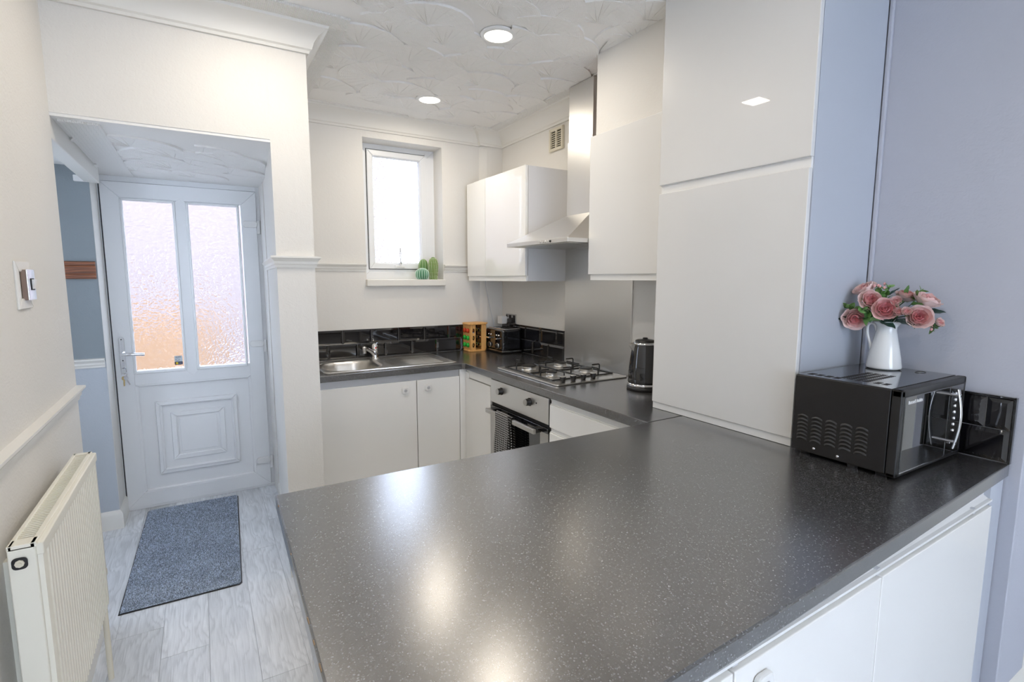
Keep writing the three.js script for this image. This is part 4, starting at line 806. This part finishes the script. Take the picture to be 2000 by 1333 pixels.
// ---------------------------------------------------------------- microwave
{
  const x0 = 1.637, x1 = 2.066, y0 = 0.922, y1 = 1.169, z0 = -0.945, z1 = -0.645, zb = -0.672;
  const t = thing('microwave', 'black microwave oven with a chrome bow handle on the end of the peninsula', 'microwave', [1.85, WT, -0.8]);
  part('body', B(x0, x1, y0, y1, z0, zb, 0.004), mat(0.013, 0.013, 0.014, 0.24), t);
  const topM = mat(0.02, 0.021, 0.023, 0.12, { clearcoat: 0.6, clearcoatRoughness: 0.05 });
  const top = part('top_skin', B(x0 + 0.004, x1 - 0.004, y1 - 0.001, y1 + 0.0006, z0 + 0.004, zb - 0.001, 0), topM, t);
  const slot = (x, z, w, d) => part('vent_slot', B(x - w / 2, x + w / 2, y1, y1 + 0.0011, z - d / 2, z + d / 2, 0), M.dark, top);
  for (let r = 0; r < 4; r++) for (let i = 0; i < 14; i++) slot(x0 + 0.055 + i * 0.013 , z0 + 0.115 + r * 0.022, 0.006, 0.016);
  for (let r = 0; r < 2; r++) for (let i = 0; i < 3; i++) slot(x0 + 0.05 + i * 0.012, z0 + 0.212 + r * 0.022, 0.006, 0.015);
  for (let r = 0; r < 4; r++) for (let i = 0; i < 4; i++) slot(x0 + 0.03 + i * 0.008 , z0 + 0.03 + r * 0.026, 0.0045, 0.018);
  part('top_emboss', new THREE.TorusGeometry(0.022, 0.0014, 6, 32).rotateX(Math.PI / 2).scale(1, 1, 0.6).translate(x1 - 0.05, y1 + 0.0008, -0.75), topM, top);
  const lv = grid(8, 4, (u, v) => { const z = -0.017 + 0.034 * u, b = Math.sin(Math.PI * u); return [-0.0055 * Math.sin(Math.PI * v) * Math.pow(b, 0.7), 0.004 * (v - 0.5) * 2 + 0.006 * b - 0.003, z]; }); lv.shared = true;
  const louM = mat(0.03, 0.03, 0.03, 0.22);
  for (let c = 0; c < 5; c++) for (let r = 0; r < 7; r++) { const m = part('louvre', lv, louM, t); m.position.set(x0, 0.964 + r * 0.0122, -0.912 + c * 0.0435).sub(t.origin); }
  part('screw', [[0.94, -0.872], [0.936, -0.80]].map(([y, z]) => lathe([[0, 0.002], [0.003, 0.0015], [0.004, 0]], 12).rotateZ(Math.PI / 2).translate(x0, y, z)), M.chrome, t);
  for (const [x, z] of [[x0 + 0.03, z0 + 0.03], [x0 + 0.03, zb - 0.02], [x1 - 0.03, z0 + 0.03], [x1 - 0.03, zb - 0.02], [x0 + 0.02, -0.765]]) part('foot', cyl(0.013, 0.015, 0.0135, 16).translate(x, WT + 0.0005, z), M.blackSatin, t);
  const f = part('front_frame', [B(x0 - 0.001, x1, y1 - 0.022, y1, zb + 0.0015, z1, 0.004), B(x0 - 0.001, x1, y0 - 0.004, y0 + 0.01, zb + 0.0015, z1, 0.004), B(x0 - 0.001, x0 + 0.02, y0 - 0.004, y1, zb + 0.0015, z1, 0.004), B(x1 - 0.02, x1, y0 - 0.004, y1, zb + 0.0015, z1, 0.004)], M.blackSatin, t);
  const dr = part('door', B(x0 + 0.018, 1.944, y0 + 0.008, y1 - 0.02, zb + 0.004, z1 + 0.002, 0.003), M.darkGlass, t, 'glossy black door');
  part('door_edge', B(x0 + 0.017, 1.945, y0 + 0.0065, y0 + 0.0095, z1, z1 + 0.003, 0.0005), M.chrome, dr);
  part('control_panel', B(1.946, x1 - 0.018, y0 + 0.008, y1 - 0.02, zb + 0.004, z1 + 0.002, 0.003), M.darkGlass, t);
  for (let i = 0; i < 7; i++) part('button', lathe([[0, 0.004], [0.004, 0.0035], [0.0055, 0.001], [0.0055, 0]], 16).rotateX(Math.PI / 2).translate(1.992, 1.122 - i * 0.0195, z1 + 0.002), M.chrome, t);
  part('button', B(1.968, 1.99, 0.966, 0.976, z1 + 0.002, z1 + 0.006, 0.001), M.chrome, t);
  const hz = z1 + 0.036, prof = grid(10, 40, (u, v) => { const a = u * 2 * Math.PI, y = 0.965 + 0.182 * v, k = Math.sin(Math.PI * v); return [1.928 + 0.0085 * Math.cos(a), y, hz + 0.012 * (k - 0.7) + 0.0035 * Math.sin(a)]; });
  const hd = part('handle', [prof], M.chrome, t);
  for (const y of [0.985, 1.128]) part('handle_post', bar([1.928, y, z1], [1.928, y, hz], 0.005, 10), M.chrome, hd);
  const font = await new FontLoader().loadAsync('fonts/droid/droid_sans_bold.typeface.json');
  part('lettering', new TextGeometry('Russell Hobbs', { font, size: 0.0095, depth: 0.0004, curveSegments: 3, bevelEnabled: false }).translate(x0 + 0.035, y1 - 0.042, z1 + 0.0021), M.white, dr);
}
// ---------------------------------------------------------------- jug and flowers
const JUG = V(1.995, 1.1702, -0.85), LAT = V(0.392, 0, 0.92), FWD = V(-0.92, 0, 0.392);
const jp = (lat, y, f = 0) => JUG.clone().addScaledVector(LAT, lat).addScaledVector(FWD, f).setY(y);
{
  const t = thing('jug', 'white enamel jug of pink roses standing on the microwave', 'jug', [JUG.x, JUG.y, JUG.z]);
  const pr = [[0, 0.001], [0.046, 0], [0.0515, 0.004], [0.0515, 0.011], [0.047, 0.04], [0.0405, 0.075], [0.0335, 0.11], [0.029, 0.132], [0.0295, 0.142], [0.034, 0.152], [0.042, 0.1605]], P = pr.length;
  const seg = 56, ang = Math.atan2(LAT.z, LAT.x);
  const surf = (inset) => grid(seg, (P - 1) * 3, (u, v) => {
    const f = v * (P - 1), i = Math.min(Math.floor(f), P - 2), k = f - i; let r = pr[i][0] * (1 - k) + pr[i + 1][0] * k - inset, y = pr[i][1] * (1 - k) + pr[i + 1][1] * k + (inset ? 0.0015 : 0); r = Math.max(r, 0.0003);
    const a = u * 2 * Math.PI, lip = Math.pow(Math.max(0, (y - 0.14) / 0.0205), 1.5) * Math.pow(Math.max(0, Math.cos(a)), 6);
    r += lip * 0.012; y += lip * 0.004; return [JUG.x + r * Math.cos(a + ang), JUG.y + y, JUG.z + r * Math.sin(a + ang)];
  });
  part('body', [surf(0), surf(0.002)], M.ceramic, t);
  part('handle', tube([jp(-0.027, JUG.y + 0.128), jp(-0.034, JUG.y + 0.148), jp(-0.045, JUG.y + 0.153), jp(-0.0535, JUG.y + 0.143), jp(-0.053, JUG.y + 0.118), jp(-0.045, JUG.y + 0.09), jp(-0.0385, JUG.y + 0.062), jp(-0.041, JUG.y + 0.05)].map((p) => p.toArray()), 0.0048, 48, 12), M.ceramic, t);
}
const petalMats = [mat(0.75, 0.30, 0.32, 0.7), mat(0.80, 0.42, 0.42, 0.7), mat(0.84, 0.56, 0.54, 0.7), mat(0.84, 0.64, 0.61, 0.7)].map((m) => { m.sheen = 0.4; m.sheenColor = new THREE.Color(1, 0.8, 0.8); m.sheenRoughness = 0.5; return m; });
const leafMats = [mat(0.055, 0.15, 0.045, 0.5), mat(0.12, 0.27, 0.07, 0.5), mat(0.2, 0.36, 0.12, 0.5)], darkLeaf = mat(0.015, 0.05, 0.035, 0.45), stemMat = mat(0.03, 0.09, 0.04, 0.5);
// one petal per layer: unit rose, axis +y, outer radius 1
const petalShapes = [[0.2, 1.8, 0.62, -0.10], [0.38, 1.6, 0.78, -0.07], [0.56, 1.5, 0.9, -0.03], [0.76, 1.45, 0.95, 0.04], [0.92, 1.4, 0.86, 0.16]].map(([R, w, h, curl], L) => [0, 1].map((k) => {
  const g = grid(10, 8, (u, v) => {
    const s = (u - 0.5) * 2, a = s * w * 0.5 * (0.35 + 0.65 * Math.sin(Math.min(1, v * 1.25) * Math.PI / 2)), rim = Math.pow(v, 4);
    const rad = R * (0.12 + 0.88 * Math.pow(Math.sin(Math.min(1, v * 1.12) * Math.PI / 2), 0.8)) + curl * rim * (1 - 0.35 * s * s) + 0.03 * Math.sin(s * 5 + L * 2 + k * 1.7) * v;
    const y = -0.34 * R + h * v * (1 - 0.24 * s * s * v) - (curl > 0 ? curl * 0.55 * rim : 0) + 0.03 * Math.sin(s * 7 + k * 2 + L) * v;
    return [rad * Math.cos(a), y, rad * Math.sin(a)];
  });
  g.shared = true; return g;
}));
const leafShape = (() => { const g = grid(8, 10, (u, v) => { const s = (u - 0.5) * 2, w = 0.34 * Math.pow(Math.sin(Math.PI * Math.pow(v, 0.8)), 0.9) + 0.004; return [s * w, -0.12 * v * v + 0.1 * Math.abs(s) * w * 2 + 0.02 * Math.sin(v * 16) * Math.abs(s), v]; }); g.shared = true; return g; })();
const sepal = (() => { const g = grid(4, 6, (u, v) => { const s = (u - 0.5) * 2, w = 0.28 * (1 - v) + 0.01; return [0.15 + 0.62 * v, -0.32 + 0.5 * v * v, s * w]; }); g.shared = true; return g; })();
function put(name, g, m, parent, pos, quat, s, label) { const o = part(name, g, m, parent, label); o.position.copy(pos).sub(origin(parent)); if (quat) o.quaternion.copy(quat); o.scale.setScalar(s); return o; }
const mouth = (lat, f) => jp(lat * 0.16, JUG.y + 0.15, f * 0.16);
function stem(t, head, lat, f, r = 0.0016) { const a = mouth(lat, f).add(V(0, -0.05, 0)), b = mouth(lat, f).add(V(0, 0.012, 0)), c = b.clone().lerp(head, 0.5).add(V(0, 0.012, 0)); return part('stem', tube([a.toArray(), b.toArray(), c.toArray(), head.toArray()], r, 20, 6), stemMat, t); }
function leaf(t, pos, dir, L, m, roll = 0) { const q = new THREE.Quaternion().setFromRotationMatrix(new THREE.Matrix4().lookAt(dir, V(0, 0, 0), V(0, 1, 0))); q.multiply(new THREE.Quaternion().setFromAxisAngle(V(0, 0, 1), roll)); return put('leaf', leafShape, m, t, pos, q, L); }
function rose(label, lat, y, f, R, axis, layers, tone = 0, petals = [4, 5, 5, 6, 6]) {
  const head = jp(lat, y, f), base = mouth(lat, f), t = thing('rose', label, 'rose', [base.x, base.y, base.z], 'artificial roses in the white jug');
  const ax = LAT.clone().multiplyScalar(axis[0]).add(V(0, axis[1], 0)).addScaledVector(FWD, axis[2]).normalize(), q = new THREE.Quaternion().setFromUnitVectors(V(0, 1, 0), ax);
  const back = head.clone().addScaledVector(ax, -R * 0.35); stem(t, back, lat, f);
  for (const L of layers) for (let i = 0; i < petals[L]; i++) { const a = i * 2 * Math.PI / petals[L] + L * 0.7 + rr(-0.2, 0.2), qq = q.clone().multiply(new THREE.Quaternion().setFromAxisAngle(V(0, 1, 0), a)).multiply(new THREE.Quaternion().setFromAxisAngle(V(0, 0, 1), rr(-0.1, 0.08))); put('petal', petalShapes[L][i % 2], petalMats[Math.max(0, Math.min(3, [0, 0, 1, 2, 3][L] + tone))], t, head, qq, R * rr(0.95, 1.05)); }
  for (let i = 0; i < 4; i++) put('sepal', sepal, leafMats[1], t, head, q.clone().multiply(new THREE.Quaternion().setFromAxisAngle(V(0, 1, 0), i * 1.57 + 0.4)), R * (layers.length < 4 ? 1.25 : 0.95));
  return [t, head, ax];
}
const FULL = [0, 1, 2, 3, 4], BUD = [1, 2, 3];
{
  let t, h;
  [t] = rose('pale pink rose at the back left, partly hidden by another rose', -0.068, 1.43, -0.02, 0.037, [-0.4, 0.8, 0.3], FULL, 1);
  [t] = rose('large pink rose upper left of the bouquet, facing right', -0.055, 1.398, 0.022, 0.036, [0.35, 0.45, 0.8], FULL);
  [t, h] = rose('deep pink rose in the front centre just above the jug', -0.010, 1.372, 0.045, 0.036, [0.1, 0.35, 0.95], FULL, -1); leaf(t, h.clone().add(V(0, -0.03, 0)), LAT.clone().multiplyScalar(-1).add(V(0, -0.1, 0)), 0.055, leafMats[2], 0.5);
  [t, h] = rose('drooping pink rose with open petals at the lower left of the bouquet', -0.092, 1.342, 0.02, 0.037, [0.1, -0.25, 0.9], [1, 2, 3, 4], 0); leaf(t, h.clone().add(V(0, 0.0, -0.01)), LAT.clone().multiplyScalar(-1).add(V(0, -0.35, 0)), 0.06, darkLeaf, 0.4);
  [t, h] = rose('large pale pink rose upper right of the bouquet, seen from the side', 0.095, 1.396, 0.01, 0.041, [0.35, 0.75, 0.2], FULL, 1); leaf(t, h.clone().add(V(0, -0.03, 0)), LAT.clone().add(V(0, 0.15, 0)), 0.055, darkLeaf, 0.4);
  [t] = rose('pink rose lower right of the bouquet, facing the room', 0.080, 1.350, 0.035, 0.037, [0.2, 0.25, 0.9], FULL);
  [t, h] = rose('pink rose at the back, right of centre, mostly hidden', 0.045, 1.41, -0.03, 0.033, [0.2, 0.8, 0.2], FULL); leaf(t, h.clone().add(V(0, 0.01, 0)), V(-0.1, 1, 0.1), 0.036, leafMats[1], 0.6);
  [t] = rose('small pink rosebud uppermost of the pale buds in the centre', 0.020, 1.400, 0.045, 0.021, [-0.1, 0.4, 0.9], BUD, 1);
  [t] = rose('small round rosebud in the centre, left one of the lower pair of buds', 0.025, 1.366, 0.055, 0.0185, [0.2, 0.3, 0.9], BUD, 1);
  [t] = rose('small round rosebud in the centre, right one of the lower pair of buds', 0.048, 1.368, 0.055, 0.0185, [0.1, 0.4, 0.9], BUD, 1);
  [t, h] = rose('lone pink rosebud hanging out at the far right of the bouquet', 0.131, 1.334, 0.02, 0.019, [0.6, 0.35, 0.5], BUD, 1);
}
function sprig(label, lat, y, f, dir, L, n, buds) {
  const base = mouth(lat, f), t = thing('sprig', label, 'sprig', [base.x, base.y, base.z], 'green sprigs in the white jug');
  const D = LAT.clone().multiplyScalar(dir[0]).add(V(0, dir[1], 0)).addScaledVector(FWD, dir[2]).normalize(), tip = jp(lat, y, f), start = tip.clone().addScaledVector(D, -L);
  part('stem', tube([mouth(lat, f).add(V(0, -0.05, 0)).toArray(), mouth(lat, f).add(V(0, 0.012, 0)).toArray(), start.toArray(), tip.toArray()], 0.0011, 24, 6), stemMat, t);
  for (let i = 0; i < n; i++) { const p = start.clone().lerp(tip, (i + 0.3) / n), s = V(rr(-1, 1), rr(-0.5, 1), rr(-1, 1)).addScaledVector(D, 0.5).normalize(); leaf(t, p, s, rr(0.017, 0.028), leafMats[1 + (i % 2)], rr(-1, 1)); }
  for (let i = 0; i < buds; i++) { const p = tip.clone().add(V(rr(-0.014, 0.014), rr(-0.004, 0.012), rr(-0.014, 0.014))); part('bud', [lathe([[0, -0.005], [0.0035, -0.003], [0.0042, 0.002], [0.002, 0.0055], [0, 0.006]], 10).translate(p.x, p.y, p.z)], petalMats[1], t); part('bud_stalk', bar(p.clone().add(V(0, -0.004, 0)).toArray(), tip.clone().addScaledVector(D, -0.015).toArray(), 0.0006, 5), leafMats[1], t); }
}
sprig('tallest green sprig with tiny pink buds at the top left of the bouquet', -0.028, 1.447, 0.0, [-0.1, 1, 0], 0.055, 16, 4);
sprig('green sprig with one tiny pink bud left of the bouquet centre', -0.006, 1.448, 0.0, [0.1, 1, 0], 0.06, 16, 2);
sprig('pale green sprig reaching out to the far left of the bouquet', -0.142, 1.378, 0.0, [-1, 0.25, 0], 0.055, 16, 3);
sprig('bright green leafy sprig in front of the drooping left rose', -0.076, 1.377, 0.052, [-0.7, 0.5, 0.3], 0.04, 16, 0);
sprig('light green sprig behind the big right rose', 0.082, 1.437, -0.01, [0.4, 0.9, 0], 0.045, 14, 0);
sprig('drooping green sprig with cream berries at the lower right of the bouquet', 0.125, 1.313, 0.015, [0.6, -0.6, 0], 0.035, 14, 3);
{
  const base = mouth(0, 0), t = thing('foliage_stem', 'dark green leaves low in the middle of the bouquet above the jug rim', 'leaves', [base.x, base.y, base.z]);
  part('stem', [-0.02, 0, 0.02].map((l) => tube([jp(l * 0.4, JUG.y + 0.1).toArray(), jp(l * 0.6, JUG.y + 0.165, 0.01).toArray(), jp(l * 1.8, JUG.y + 0.2, 0.03).toArray()], 0.0016, 12, 6)), stemMat, t);
  for (const [l, y, f, d, L, m] of [[-0.03, 1.338, 0.03, [-1, 0.2, 0.5], 0.06, darkLeaf], [-0.02, 1.335, 0.035, [0.8, -0.3, 0.5], 0.055, darkLeaf], [0.02, 1.336, 0.03, [1, -0.1, 0.5], 0.055, darkLeaf], [-0.05, 1.362, 0.045, [-0.2, -0.8, 0.5], 0.05, leafMats[1]], [-0.06, 1.37, 0.04, [0.4, -1, 0.3], 0.045, leafMats[0]], [0.06, 1.39, 0.035, [0.6, 0.2, 0.5], 0.04, leafMats[1]], [0.0, 1.42, 0.0, [0.5, 0.6, 0.3], 0.04, darkLeaf], [0.045, 1.345, 0.03, [0.5, -0.4, 0.5], 0.05, leafMats[0]]]) leaf(t, jp(l, y, f), LAT.clone().multiplyScalar(d[0]).add(V(0, d[1], 0)).addScaledVector(FWD, d[2]), L, m, rr(-0.6, 0.6));
}
renderer.render(scene, camera);
